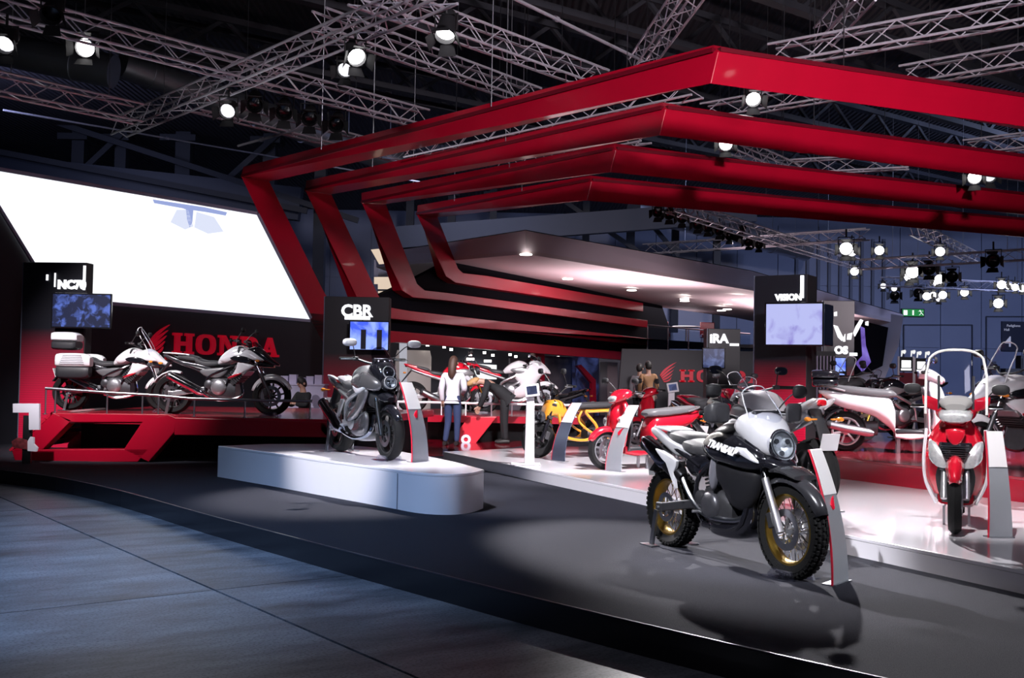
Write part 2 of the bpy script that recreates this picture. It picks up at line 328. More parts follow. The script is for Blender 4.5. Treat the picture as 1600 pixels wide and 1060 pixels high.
# ------------------------------------------------------------------ the stand's back plane (screen, sign wall, red bands)
D = V(.55, .835, 0).normalized(); ND = V(D.y, -D.x, 0); PD0 = V(-6, 24, 0)     # ND points to the viewer's side
def onD(px, py, off=0.): return pp(px, py, PD0+ND*off, ND)
def slabD(name, pix, off, th, m, parent=None, **kw):
    b = MB(); b.prism([onD(x, y, off) for x, y in pix], -ND*th); return b.build(name, m, parent, **kw)
BACK = mat('backdrop_black', (.016, .016, .024), .55, noise=.2, nscale=3)
b = MB(); a0 = PD0-D*11; a1 = PD0+D*2.7
b.prism([V(a0.x, a0.y, CZ), V(a1.x, a1.y, CZ), V(a1.x, a1.y, 2.95), V(a0.x, a0.y, 2.95)], -ND*.2)
struct(b.build('wall_sign', BACK, smooth=False), 'black backdrop wall below the big screen')
b = MB(); q0 = onD(-120, 250); q1 = onD(-35, 262); q2 = onD(96, 478)
b.prism([V(a0.x, a0.y, 2.95), V(q2.x, q2.y, 2.95), q1, V(a0.x, a0.y, q1.z)], -ND*.15); struct(b.build('wall_screen_side', BACK, smooth=False), 'black backdrop left of the big screen')
# LED screen
LED = emission('led_white', (.86, .93, 1.), 1.25, (1., 1., 1.), .22, (.3, .62))
led = thing('led_screen', onD(240, 470), 0, 'huge bright white slanted video screen above the black wall', 'screen')
def child_at(o, root): o.parent = root; o.matrix_parent_inverse = Matrix.Translation(root.location).inverted(); return o
child_at(slabD('display', [(-35, 262), (401, 336), (484, 499), (88, 464)], .10, .10, LED, smooth=False), led)
fr = MB(); P = [onD(x, y, .07) for x, y in ((-35, 262), (401, 336), (484, 499), (88, 464))]
for p, q in zip(P, P[1:]+P[:1]): fr.bar(p, q, .14, .05, ND)
child_at(fr.build('bezel', mat('screen_bezel', (.30, .30, .42), .4), smooth=False), led)
IMG = emission('screen_picture_blue', (.36, .44, .80), .9); IMG2 = emission('screen_picture_pale', (.74, .79, .96), 1.0)
def D2(pix, s=.325, ox=0, oy=250): return [(ox+x*s, oy+y*s) for x, y in pix]
for nm, px_, m in (('picture_bar', [(735, 190), (885, 213), (885, 234), (742, 208)], IMG), ('picture_bar', [(885, 213), (985, 228), (1092, 252), (1085, 268), (985, 250), (885, 236)], IMG),
                   ('picture_wing', [(850, 240), (905, 240), (930, 320), (890, 335), (820, 300)], IMG2), ('picture_wing', [(945, 250), (1030, 275), (1075, 345), (1000, 355), (935, 325)], IMG2), ('picture_body', [(893, 232), (930, 238), (925, 300), (912, 325), (900, 290)], IMG)):
    child_at(slabD(nm, D2(px_), .106, .006, m, smooth=False), led)
# ------------------------------------------------------------------ sign lettering
SRED = mat('sign_red', (.62, .006, .03), .4, emit=(.7, .004, .03), es=.22)
def letter(ch):                                    # slab serif capitals in a unit box, as polygons
    t = .24; s = .085
    def serif(x0, x1): return [[(x0, 0), (x1, 0), (x1, s*1.5), (x0, s*1.5)], [(x0, 1-s*1.5), (x1, 1-s*1.5), (x1, 1), (x0, 1)]]
    if ch == 'H': return 1.25, [[(.12, 0), (.42, 0), (.42, 1), (.12, 1)], [(.83, 0), (1.13, 0), (1.13, 1), (.83, 1)], [(.42, .4), (.83, .4), (.83, .6), (.42, .6)]]+serif(0, .54)+serif(.71, 1.25)
    if ch == 'N': return 1.3, [[(.14, 0), (.34, 0), (.34, 1), (.14, 1)], [(.96, 0), (1.16, 0), (1.16, 1), (.96, 1)], [(.14, 1), (.46, 1), (1.16, 0), (.90, 0)], [(0, 0), (.50, 0), (.50, .12), (0, .12)], [(.80, .88), (1.3, .88), (1.3, 1), (.80, 1)], [(0, .88), (.3, .88), (.3, 1), (0, 1)]]
    if ch == 'A': return 1.3, [[(.12, 0), (.36, 0), (.72, 1), (.52, 1)], [(.86, 0), (1.18, 0), (.78, 1), (.52, 1)], [(.35, .24), (.95, .24), (.95, .38), (.35, .38)], [(0, 0), (.46, 0), (.46, .12), (0, .12)], [(.74, 0), (1.3, 0), (1.3, .12), (.74, .12)]]
    def ring(cx, rx, a0, a1, n=18, inn=.5):
        o = []
        for k in range(n):
            p, q = a0+(a1-a0)*k/n, a0+(a1-a0)*(k+1)/n; e = .75
            f = lambda a, r, ry: (cx+math.copysign(abs(math.cos(a))**e, math.cos(a))*r, .5+math.copysign(abs(math.sin(a))**e, math.sin(a))*ry)
            o.append([f(p, rx, .5), f(q, rx, .5), f(q, rx*inn, .34), f(p, rx*inn, .34)])
        return o
    if ch == 'O': return 1.2, ring(.6, .6, 0, 2*pi)
    if ch == 'D': return 1.2, ring(.55, .62, -pi/2, pi/2, 12)+[[(.12, 0), (.42, 0), (.42, 1), (.12, 1)], [(0, 0), (.58, 0), (.58, .16), (0, .16)], [(0, .84), (.58, .84), (.58, 1), (0, 1)]]
FEATHERS_OLD = [[(215, 583), (168, 603), (131, 630), (124, 652), (150, 643), (186, 624), (206, 606)], [(207, 612), (186, 630), (148, 650), (126, 660), (132, 669), (160, 664), (192, 644), (206, 627)],
            [(203, 633), (186, 652), (160, 670), (135, 675), (146, 684), (172, 680), (194, 661), (203, 645)], [(195, 665), (178, 683), (154, 690), (170, 692), (188, 684), (196, 672)]]
def _bz(a, b, c, n=7): return [((1-t)**2*a[0]+2*t*(1-t)*b[0]+t*t*c[0], (1-t)**2*a[1]+2*t*(1-t)*b[1]+t*t*c[1]) for t in [i/(n-1) for i in range(n)]]
FEATHERS = [_bz((124+5*i, 656+8*i), (146+6*i, 610+20*i), (216-7*i, 583+21*i))+_bz((216-7*i, 583+21*i), (163+5*i, 619+19*i), (127+5*i, 663+8*i))[1:] for i in range(5)]
def honda_sign(origin, x, n, h, label, wing_h, letters='HONDA', gap=.16):
    root = thing('brand_sign', origin, 0, label, 'sign'); x = x.normalized(); z = V(0, 0, 1)
    cx = 0.
    for ch in letters:
        w, polys = letter(ch); m = MB()
        for pl in polys: m.prism([x*(cx+p[0]*h)+z*(p[1]*h) for p in pl], n*.05)
        m.build('letter_'+ch.lower(), SRED, root, smooth=False); cx += (w+gap)*h
    s = wing_h/110
    for ft in FEATHERS:
        m = MB(); P = [V(p[0], p[1], 0) for p in ft]
        m.prism([x*((q.x-232)*s)+z*((692-q.y)*s) for q in P], n*.05); m.build('wing_feather', SRED, root, smooth=False)
    return root
o_ = onD(268, 553, .02); e_ = onD(434, 560, .02); hh = (onD(285, 524, .02)-onD(285, 555, .02)).length
wid = (e_-o_).length; nat = (1.25+1.2+1.3+1.2+1.3+4*.16)*hh
honda_sign(o_, (e_-o_)*(wid/nat)/wid if False else D, ND, wid/(1.25+1.2+1.3+1.2+1.3+4*.16), 'red wing and HONDA lettering on the black wall behind the two touring bikes', .60)
# ------------------------------------------------------------------ red canopy bands
ZT = CAMZ+4.3
BANDS = [  # right end, apex, corner (outer, inner), leg + lower strip outer path, inner path
    ((1720, 170), (1122, 80), (377, 277), [(484, 499), (510, 546), (620, 535), (1028, 567)], (421, 284), [(503, 450), (538, 512), (620, 518), (1028, 555)]),
    ((1720, 262), (1040, 170), (477, 298), [(560, 470), (590, 496), (640, 501), (1019, 541)], (518, 304), [(581, 440), (600, 479), (640, 486), (1019, 530)]),
    ((1720, 318), (962, 234), (565, 310), [(628, 454), (645, 465), (700, 470), (1012, 512)], (603, 319), [(652, 444), (664, 454), (700, 458), (1012, 501)]),
    ((1720, 355), (924, 283), (651, 334), [(697, 432), (712, 442), (760, 450), (1005, 487)], (684, 340), [(716, 420), (724, 427), (760, 431), (1005, 474)])]
BN = ['outermost and largest', 'second', 'third', 'innermost and smallest']
for k, (rp, ap, cp, outp, cin, inp) in enumerate(BANDS):
    h = .44; Rt = gp(*rp, ZT); At = gp(*ap, ZT); Ct = onD(*cp); Ct.z = ZT; Ct = V(Ct.x, Ct.y, ZT)
    inw = V(-.12, .04, 0)
    top = [Rt, At, Ct]; Ci = onD(*cin)
    bot = [Rt+V(0, 0, -h), At+V(-.10, -.02, -h), Ci]
    outl = [Ct]+[onD(*q) for q in outp]; inl = [Ci]+[onD(*q) for q in inp]
    m = MB(); vs = []; n1 = 3
    A = top+outl[1:]; B = bot+inl[1:]; n = len(A)
    m.add(A+B, [(i, i+1, n+i+1, n+i) for i in range(n-1)])
    root = thing('canopy_band', At, 0, BN[k]+' of the four folded red canopy bands', 'canopy band', 'folded red canopy bands')
    me = bpy.data.meshes.new('band'); me.from_pydata([tuple(Vector(p)-At) for p in m.v], [], m.f); me.materials.append(RED)
    bm = bmesh.new(); bm.from_mesh(me); bmesh.ops.recalc_face_normals(bm, faces=bm.faces)
    if bm.faces[:][0].normal.y > 0: bmesh.ops.reverse_faces(bm, faces=bm.faces)
    bm.to_mesh(me); bm.free()
    o = bpy.data.objects.new('band', me); COL.objects.link(o); o.parent = root
    md = o.modifiers.new('thick', 'SOLIDIFY'); md.thickness = .32; md.offset = -1; md.use_even_offset = False
    md = o.modifiers.new('bevel', 'BEVEL'); md.width = .012; md.segments = 2
    # folded top flange, a darker edge line along the upper rim
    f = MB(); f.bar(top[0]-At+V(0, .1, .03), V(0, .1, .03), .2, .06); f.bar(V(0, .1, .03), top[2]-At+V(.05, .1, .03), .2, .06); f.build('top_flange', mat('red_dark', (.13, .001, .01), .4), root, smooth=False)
    # suspension wires
    for q in (At.lerp(Rt, .3), At.lerp(Ct, .35), At.lerp(Ct, .75)):
        w = MB(); w.tube([q-At+V(0, .15, 0), V(q.x-At.x, q.y-At.y+.15, CEIL-.5-At.z)], .008, 5); w.build('suspension_wire', STEEL, root)
# ------------------------------------------------------------------ white podium
def deck(name, pix_top, z0, z1, m, label, cat, extra=(), k=0, mtop=None, th=.03):
    P = [gp(x, y, z1) if not isinstance(x, Vector) else x for x, y in pix_top]+[V(q[0], q[1], z1) for q in extra]
    if k: P = smooth_pts(P, k, True)
    c = sum(P, Vector())/len(P); root = thing(name, (c.x, c.y, z0), 0, label, cat); L = V(c.x, c.y, z0)
    b = MB(); b.prism([V(p.x, p.y, z0)-L for p in P], (0, 0, z1-z0-th)); b.build('body', m, root, angle=25)
    t = MB(); t.prism([V(p.x, p.y, z1-th)-L for p in P], (0, 0, th)); t.build('top_sheet', mtop or m, root, bevel=.006, smooth=False)
    return root, P, L
_c = smooth_pts([(622, 734.5, 0), (650, 738.3, 0), (680, 740.5, 0), (712, 740.8, 0), (738, 738.5, 0), (756, 734, 0)], 5)
cor = [(341, 697), (420, 707), (500, 718), (575, 728)]+[(q.x, q.y) for q in _c]+[(715, 723), (668, 713), (600, 701), (520, 694), (420, 694)]
PZ = CZ+.40
pod, PP, PL = deck('display_podium', cor, CZ, PZ, WHT, 'white glossy podium with a rounded end carrying the silver bike', 'podium')
for i in (4,):
    q = PP[i]; s_ = MB(); s_.box((q.x-PL.x-.004, q.y-PL.y-.004, .185), (.008, .012, .36)); s_.build('panel_seam', mat('seam_grey', (.25, .25, .3), .6), pod, smooth=False)
LZ = CZ+.155
plat, _, _ = deck('display_platform', [(693, 706), (1000, 766), (1322, 836), (1700, 912)], CZ, LZ, WHT, 'long low white glossy platform carrying the scooters', 'platform', extra=[(12, gp(1700, 912, LZ).y), (12, 21), (4.5, 21)]+[(gp(842, 699, LZ).x, gp(842, 699, LZ).y)])
RZ = LZ+.26
F0 = [gp(1289, 745, LZ), gp(1455, 766, LZ), gp(1600, 786, LZ)]
dC = (F0[0]-F0[2]).normalized(); g0 = F0[0]+dC*2.6; g3 = F0[2]-dC*3.2
rst, _, _ = deck('red_plinth', [], LZ+.001, RZ, RED_ST, 'low red plinth on the white platform under the white scooter', 'platform', extra=[(g0.x, g0.y), (F0[0].x, F0[0].y), (F0[2].x, F0[2].y), (g3.x, g3.y), (11.9, g3.y), (11.9, 20.8), (g0.x+2.2, 20.8)], mtop=mat('red_gloss_top', (.40, .03, .05), .12, coat=.6))
# red floor sheet in front of the far stage
P = [gp(x, y, CZ) for x, y in ((560, 713), (690, 713), (860, 692), (860, 672), (600, 672))]
b = MB(); b.prism([V(p.x, p.y, CZ+.001) for p in P], (0, 0, .006)); struct(b.build('floor_red', mat('red_floor_gloss', (.22, .002, .014), .15, coat=.5), smooth=False), 'glossy red floor area before the far stage')
# ------------------------------------------------------------------ red ribbon stage on the left
SY = 16.15; SZ = CZ+.68
st = thing('ribbon_stage', (-5.5, SY, CZ), 0, 'raised red stage with a folded ribbon front carrying the two touring bikes', 'stage')
SL = V(-5.5, SY, CZ)
def barY(name, pix, Y, th, m, root, L, **kw):
    b = MB(); b.prism([dp(x, y, Y)-L for x, y in pix], (0, th, 0)); return b.build(name, m, root, smooth=False, bevel=.008, **kw)
for nm, pl in (('ribbon_foot', [(18, 703), (232, 702), (215, 722), (24, 723)]), ('ribbon_upright', [(18, 706), (84, 646), (112, 657), (66, 703)]), ('ribbon_rail', [(84, 646), (262, 648), (224, 660), (108, 660)]),
               ('ribbon_upright', [(224, 657), (262, 648), (276, 654), (272, 676), (232, 722), (193, 703)]), ('ribbon_rail', [(274, 653), (506, 660), (520, 684), (272, 680)]), ('ribbon_upright', [(500, 660), (513, 660), (560, 715), (546, 722), (500, 672)])):
    barY(nm, pl, SY, .22 if nm != 'ribbon_upright' else .26, RED_ST, st, SL)
dx0 = dp(80, 646, SY).x; dx1 = dp(545, 655, SY).x
b = MB(); b.prism([V(dx0, SY+.02, SZ-.12)-SL, V(dx1, SY+.02, SZ-.12)-SL, V(dx1+.9, 21.2, SZ-.12)-SL, V(dx0, 20.9, SZ-.12)-SL], (0, 0, .12)); b.build('deck', mat('red_deck', (.42, .01, .03), .2, coat=.4), st, smooth=False)
b = MB(); b.prism([V(dx0+.1, SY+.9, .001)+V(0, 0, 0)-V(SL.x, SL.y, 0), V(dx1, SY+.9, .001)-V(SL.x, SL.y, 0), V(dx1+.8, 21, .001)-V(SL.x, SL.y, 0), V(dx0+.1, 20.8, .001)-V(SL.x, SL.y, 0)], (0, 0, .55)); b.build('base', BLKM, st, smooth=False)
for i in range(6):                                  # planks of the ramp at the stage's left end
    a_ = dp(16, 706, SY+.3).lerp(dp(84, 646, SY+.3), i/6)-SL; b2 = dp(16, 706, SY+.3).lerp(dp(84, 646, SY+.3), (i+.9)/6)-SL
    s_ = MB(); s_.prism([a_, b2, b2+V(-.02, 2.2, 0), a_+V(-.02, 2.2, 0)], (-.02, 0, .03)); s_.build('ramp_plank', MATS['red_deck'], st, smooth=False)
# low metal rail on the stage edge
rl = thing('guard_rail', dp(71, 607, SY+.05), 0, 'low metal guard rail along the front of the ribbon stage', 'railing'); RL = rl.location.copy()
rp = [dp(x, y, SY+.05)-RL for x, y in ((71, 607), (172, 614), (244, 618), (297, 623), (400, 626), (488, 627))]
b = MB(); b.tube(rp, .022, 10); b.build('handrail', ALU, rl)
for px in (72, 87, 168, 223, 248, 304, 383, 485):
    t_ = min(max((px-71)/417, 0), 1)*5; i = min(int((px > 172)+(px > 244)+(px > 297)+(px > 400)), 4); xs = [71, 172, 244, 297, 400, 488]; f_ = (px-xs[i])/(xs[i+1]-xs[i]); q = rp[i].lerp(rp[i+1], f_)
    b = MB(); b.tube([q, V(q.x, q.y, SZ-RL.z)], .013, 8); b.lathe([(0, 0), (.035, 0), (.035, .012), (0, .012)], V(q.x, q.y, SZ-RL.z), (0, 0, 1), 10); b.build('post', ALU, rl)
# far part of the stage with its sloping red end
FY = 22.4; FZ = CZ+.54
ft = thing('far_stage', (-1, FY, CZ), 0, 'far red stage with a sloping end behind the white shirted woman', 'stage'); FL = V(-1, FY, CZ)
x0 = dp(614, 655, FY).x; x1 = dp(905, 650, FY).x
b = MB(); b.prism([V(x0, FY, FZ-.14)-FL, V(x1, FY, FZ-.14)-FL, V(x1+.6, FY+4.2, FZ-.14)-FL, V(x0+.4, FY+4.2, FZ-.14)-FL], (0, 0, .14)); b.build('deck', RED_ST, ft, smooth=False)
b = MB(); b.prism([V(x0+.1, FY+.7, CZ)-FL, V(x1, FY+.7, CZ)-FL, V(x1, FY+4, CZ)-FL, V(x0, FY+4, CZ)-FL], (0, 0, .38)); b.build('base', BLKM, ft, smooth=False)
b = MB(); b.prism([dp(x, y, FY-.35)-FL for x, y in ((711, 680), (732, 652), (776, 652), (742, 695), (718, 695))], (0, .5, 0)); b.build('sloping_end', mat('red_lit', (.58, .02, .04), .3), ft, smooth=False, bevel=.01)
b = MB(); b.lathe([(.045, 0), (.10, 0), (.10, .02), (.045, .02)], dp(728, 687, FY-.37)-FL, (0, -1, 0), 12); b.build('round_emblem', emission('emblem_white', (.9, .8, 1), 1.2), ft)
fr_ = thing('guard_rail', dp(620, 628, FY+.05), 0, 'white guard rail on the far stage in front of the red naked bike', 'railing'); RL2 = fr_.location.copy()
pts = [dp(x, y, FY+.05)-RL2 for x, y in ((620, 628), (720, 630), (905, 634))]
b = MB(); b.tube(pts, .025, 8); b.build('handrail', WHTM, fr_)
for px in (622, 655, 690, 728, 768, 800, 830, 865, 900):
    q = dp(px, 631, FY+.05)-RL2; f_ = (px-620)/285; zt = pts[0].lerp(pts[2], f_).z
    b = MB(); b.tube([V(q.x, q.y, zt), V(q.x, q.y, FZ-RL2.z)], .014, 6); b.build('post', WHTM, fr_)
# ------------------------------------------------------------------ monitor towers with red printed feet
def tower_mat(name, z0, z1):
    m = mat(name, (.012, .012, .018), .45); nt = m.node_tree; bs = nt.nodes['Principled BSDF']
    tc = nt.nodes.new('ShaderNodeTexCoord'); sx = nt.nodes.new('ShaderNodeSeparateXYZ'); nt.links.new(tc.outputs['Object'], sx.inputs[0])
    mr = nt.nodes.new('ShaderNodeMapRange'); mr.inputs['From Min'].default_value = z1; mr.inputs['From Max'].default_value = z0; nt.links.new(sx.outputs['Z'], mr.inputs['Value'])
    w = nt.nodes.new('ShaderNodeTexWave'); w.bands_direction = 'Z'; w.inputs['Scale'].default_value = 8; nt.links.new(tc.outputs['Object'], w.inputs['Vector'])
    ml = nt.nodes.new('ShaderNodeMath'); ml.operation = 'MULTIPLY_ADD'; ml.inputs[1].default_value = .25; nt.links.new(w.outputs['Fac'], ml.inputs[0])
    pw = nt.nodes.new('ShaderNodeMath'); pw.operation = 'MULTIPLY'; nt.links.new(mr.outputs[0], pw.inputs[0]); 
    sb = nt.nodes.new('ShaderNodeMath'); sb.operation = 'ADD'; sb.inputs[1].default_value = .8; nt.links.new(ml.outputs[0], sb.inputs[0]); ml.inputs[2].default_value = 0
    nt.links.new(sb.outputs[0], pw.inputs[1])
    mx = nt.nodes.new('ShaderNodeMix'); mx.data_type = 'RGBA'; mx.inputs['A'].default_value = (.006, .006, .012, 1); mx.inputs['B'].default_value = (.62, .006, .05, 1)
    nt.links.new(pw.outputs[0], mx.inputs['Factor']); nt.links.new(mx.outputs['Result'], bs.inputs['Base Color']); return m
SIGNW = emission('sign_white', (.95, .95, 1), 1.6)
def tower(pxc, w, dep, Y, ztop, zbase, rz, label, txt, tpos, tsize, print_z, extra=None, bold=.012):
    p = dp(pxc, 560, Y); root = thing('monitor_tower', (p.x, Y, zbase), rz, label, 'tower'); H = ztop-zbase
    b = MB(); b.box((0, dep/2, H/2), (w, dep, H)); b.build('body', BLKM, root, bevel=.01, smooth=False)
    b = MB(); b.box((0, -.012, H/2), (w-.02, .02, H-.02)); b.build('printed_front', tower_mat('tower_print_%.2f_%.2f' % print_z, *print_z), root, smooth=False)
    b = MB(); b.box((-w/2-.01, dep/2, H/2), (.02, dep, H)); b.build('edge_profile', mat('edge_blue_grey', (.10, .11, .16), .4), root, smooth=False)
    if txt: text_mesh(txt, tsize, .012, SIGNW, 'lit_lettering', root, frame_mtx((tpos[0], -.04, tpos[1]-zbase), (1, 0, 0), (0, 0, 1)), bold=bold)
    if extra:
        for nm, (cx, cz, ww, hh_) in extra: b = MB(); b.box((cx, -.04, cz-zbase), (ww, .02, hh_)); b.build(nm, SIGNW, root, smooth=False)
    return root
def monitor(c, w, h, rz, label, scr, tilt=0, th=.06, arm=.12):
    root = thing('monitor', c, rz, label, 'monitor'); root.rotation_euler = (R(tilt), 0, rz)
    b = MB(); b.box((0, 0, 0), (w, th, h)); b.build('casing', BLK, root, bevel=.008, smooth=False)
    b = MB(); b.box((0, -th/2-.002, .0), (w-.05, .006, h-.05)); b.build('screen', scr, root, smooth=False)
    b = MB(); b.box((0, th/2+arm/2, 0), (.10, arm, .10)); b.build('bracket', DARK, root, smooth=False)
    return root
SB = emission('screen_blue', (.010, .016, .06), 1.0, (.10, .17, .62), 7, (.48, .66)); SBR = emission('screen_bright', (.52, .55, .95), .95, (.22, .16, .62), 3.2, (.52, .75)); SBB = emission('screen_vivid', (.06, .12, .85), 1.2, (.30, .42, 1.), 2.2, (.42, .55)); SDK = emission('screen_dim', (.02, .035, .12), .8, (.16, .22, .50), 5, (.45, .7))
def zat(px, py, Y): return dp(px, py, Y).z
tY = 18.75
tower(82, 1.13, .25, tY, zat(80, 410, tY), CZ, R(-4), 'dark monitor tower with red printed foot at the left end', 'NC70', (.32, zat(110, 446, tY)), .20, (.7, 2.05), extra=[('lit_bar', (.54, zat(134, 435, tY), .04, .42)), ('lit_bar', (.02, zat(86, 438, tY), .02, .24)), ('lit_bar', (-.12, zat(73, 434, tY), .03, .10))])
monitor(dp(128, 486, tY-.25), 1.0, .60, R(4), 'wide blue monitor on the tower at the left end', SB)
tY = 23.6
tower(556, 1.40, .4, tY, zat(556, 464, tY), CZ, R(0), 'dark monitor tower marked CBR behind the silver bike', 'CBR', (0, zat(556, 487, tY)), .36, (.75, 1.8), extra=[('lit_bar', (.02, zat(556, 497, tY), .55, .08))])
mn = monitor(dp(577, 525, tY-.35), .86, .64, R(0), 'vivid blue monitor above the silver bike', SBB, arm=.36)
for x_ in (-.12, .22): b = MB(); b.box((x_, -.04, -.08), (.11, .008, .42)); b.build('screen_figure', mat('screen_dark_figure', (.01, .01, .03), .4), mn, smooth=False)
vY = 17.4
tower(1219, .86, .5, vY, zat(1220, 430, vY), RZ, R(-33), 'dark pillar marked VISION with red printed foot', 'VISION', (.14, zat(1233, 466, vY)), .135, (.45, 1.3), extra=[('lit_bar', (.36, zat(1243, 450, vY), .055, .36))], bold=.008)
monitor(dp(1241, 507, vY-.55), .90, .68, R(-24), 'large bright monitor on the pillar marked VISION', SBR, arm=.42)
monitor(dp(1291, 508, vY-.1), .60, .66, R(58), 'dark side monitor on the pillar marked VISION', BLK)
iY = 24
tower(1131, .72, .4, iY, zat(1130, 514, iY), CZ, R(0), 'dark monitor tower marked iRA behind the adventure bike', 'iRA', (-.12, zat(1122, 530, iY)), .27, (.1, 1.2), extra=[('lit_bar', (.22, zat(1146, 539, iY), .20, .055))])
monitor(dp(1115, 560, iY-.3), .50, .46, R(-6), 'dim blue monitor on the tower marked iRA', SDK, arm=.3)
oY = 21.3
tower(1310, .62, .4, oY, zat(1310, 470, oY), CZ, R(0), 'dark tower marked OS with a small blue monitor', 'OS', (.04, zat(1313, 548, oY)), .20, (.9, 1.7), extra=[('lit_bar', (.28, zat(1330, 554, oY), .15, .06))])
monitor(dp(1308, 573, oY-.12), .36, .38, 0, 'small blue monitor below the lit letters OS', SBB)
# vertical slat screen between the pillar and the OS tower
sl = thing('slat_screen', (dp(1281, 640, 19.5).x, 19.5, RZ), 0, 'dark screen of vertical slats right of the VISION pillar', 'screen'); s0 = MB(); s0.box((0, 0, 0), (.025, .05, 1.35)); sme_ = s0.mesh('slat', mat('slat_purple_grey', (.16, .13, .2), .35), False)
for i in range(9):
    o = bpy.data.objects.new('slat', sme_); COL.objects.link(o); o.parent = sl; o.location = (-.24+i*.06, 0, .74)
b = MB(); b.box((0, .08, .75), (.58, .05, 1.5)); b.build('backing', BLKM, sl, smooth=False)
# ------------------------------------------------------------------ white mezzanine roof
PINKW = mat('warm_white_paint', (.62, .53, .60), .5, noise=.03, nscale=1)
G = V(.8, .6, 0); NG = V(.6, -.8, 0); RF0 = V(.3, 28, 0); GB = V(-.61, .79, 0).normalized(); NB = V(-GB.y, GB.x, 0)
def onR(px, py): return pp(px, py, RF0, NG)
def onL(px, py): return pp(px, py, RF0, NB)
root = thing('mezzanine_roof', (.3, 28, 4.8), 0, 'pale angular roof of the mezzanine with recessed downlights', 'roof'); ML = root.location.copy()
T = [onL(585, 397), onR(818, 360), onR(1175, 424), onR(1412, 492)]; Bt = [onL(588, 413), onR(813, 390), onR(1175, 449), onR(1404, 502)]
T[1] = V(.3, 28, T[1].z); Bt[1] = V(.32, 28.05, Bt[1].z)
b = MB(); b.add([p-ML for p in T+Bt], [(i, i+1, 5+i, 4+i) for i in range(3)]); b.build('fascia', PINKW, root, solid=.15, smooth=False)
bk = [p+V(2.2, 13, -.10) for p in Bt]
b = MB(); b.add([p-ML for p in Bt+bk], [(i, i+1, 5+i, 4+i) for i in range(3)]); b.build('soffit', mat('soffit_paint', (.60, .50, .53), .55), root, solid=.10, smooth=False)
tp = [p+V(2.2, 13, 0) for p in T]; b = MB(); b.add([p-ML+V(0, 0, .02) for p in T+tp], [(i, i+1, 5+i, 4+i) for i in range(3)]); b.build('roof_deck', DARK, root, smooth=False)
GLOW = emission('downlight_glow', (1, .93, .85), 7)
def soff(u, v): # u along the outer edge 0..2 (apex..right), v depth
    a, c, d_, e = Bt[1], Bt[3], bk[1], bk[3]; return a.lerp(c, u).lerp(d_.lerp(e, u), v)
for px, py in ((763, 411), (885, 432), (984, 450), (1067, 466), (1066, 463), (1138, 480), (1150, 462), (1128, 481)):
    best = min(((soff(i/60, j/60) for i in range(61) for j in range(61))), key=lambda q: (800+F*q.dot(rt)/max((q-CAM).dot(fw), 1)*1-px if False else ((800+F*(q-CAM).dot(rt)/(q-CAM).dot(fw)-px)**2+(530-F*(q-CAM).dot(up)/(q-CAM).dot(fw)-py)**2)))
    m = MB(); m.lathe([(0, -.125), (.16, -.125), (.16, -.10)], best-ML, (0, 0, 1), 12); m.build('downlight', GLOW, root)
# mezzanine floor, parapet, back wall, balustrade
b = MB(); b.prism([onD(x, y, -.36) for x, y in ((700, 409), (716, 412), (1030, 466), (1046, 512), (1046, 556), (600, 519), (575, 470), (640, 440))], -ND*.2)
struct(b.build('wall_parapet', mat('parapet_black', (.006, .006, .010), .9, spec=.1), smooth=False), 'black parapet behind the red strips')
q0 = onD(590, 470, -7); q1 = onD(1180, 470, -7)
b = MB(); b.prism([V(q0.x, q0.y, 3.0), V(q1.x, q1.y, 3.0), V(q1.x, q1.y, 5.4), V(q0.x, q0.y, 5.6)], -ND*.2); struct(b.build('wall_mezzanine', mat('mezz_wall', (.66, .62, .68), .6), smooth=False), 'pale rear wall of the mezzanine')
b = MB(); e0 = onD(600, 545, -.6); e1 = onD(1046, 556, -.6); e2 = V(13, 37.4, 0)
b.prism([V(e0.x, e0.y, 2.75), V(e1.x, e1.y, 2.75), V(e1.x+5, e1.y-2.5, 2.75), V(e1.x+9, e1.y+6, 2.75), V(e0.x+3, e0.y+9, 2.75)], (0, 0, .18)); struct(b.build('floor_mezzanine', DARK, smooth=False), 'mezzanine floor slab')
bl = thing('balustrade', dp(1010, 530, 39), 0, 'glass balustrade of the mezzanine beside the iRA tower', 'railing'); BL = bl.location.copy()
tp_ = [dp(x, y, 39)-BL for x, y in ((1012, 508), (1044, 511), (1076, 514), (1108, 517), (1172, 522))]
b = MB(); b.tube(tp_, .03, 6); b.build('handrail', STEEL, bl)
for q, q2 in zip(tp_, tp_[1:]):
    b = MB(); b.tube([q, q-V(0, 0, .95)], .022, 6); b.build('post', STEEL, bl); b = MB(); b.prism([q-V(0, 0, .08), q2-V(0, 0, .08), q2-V(0, 0, .95), q-V(0, 0, .95)], (0, .012, 0)); b.build('pane', GLS, bl, smooth=False)
# lit panels seen between the red legs
LITC = emission('lit_cream', (1, .80, .62), .75); LITW = emission('lit_cool_white', (.75, .82, 1), .8)
for pl, m_, lb in (([(588, 433), (614, 433), (614, 452), (594, 452), (594, 444), (588, 444)], LITC, 'upper cream lit panel between the red legs'), ([(594, 455), (613, 455), (613, 480), (603, 481), (596, 473)], LITC, 'lower cream lit panel between the red legs'), ([(654, 433), (664, 431), (664, 452), (660, 451)], LITW, 'narrow lit window between the red legs'), ([(667, 431), (679, 430), (678, 453), (668, 452)], LITW, 'wider lit window between the red legs'), ([(583, 390), (592, 389), (604, 412), (596, 413)], LITC, 'slanted pale light strip under the roof edge')):
    tag(slabD('light_box', pl, -1.0 if 'slanted' not in lb else -.5, .08, m_, smooth=False), lb, 'panel')
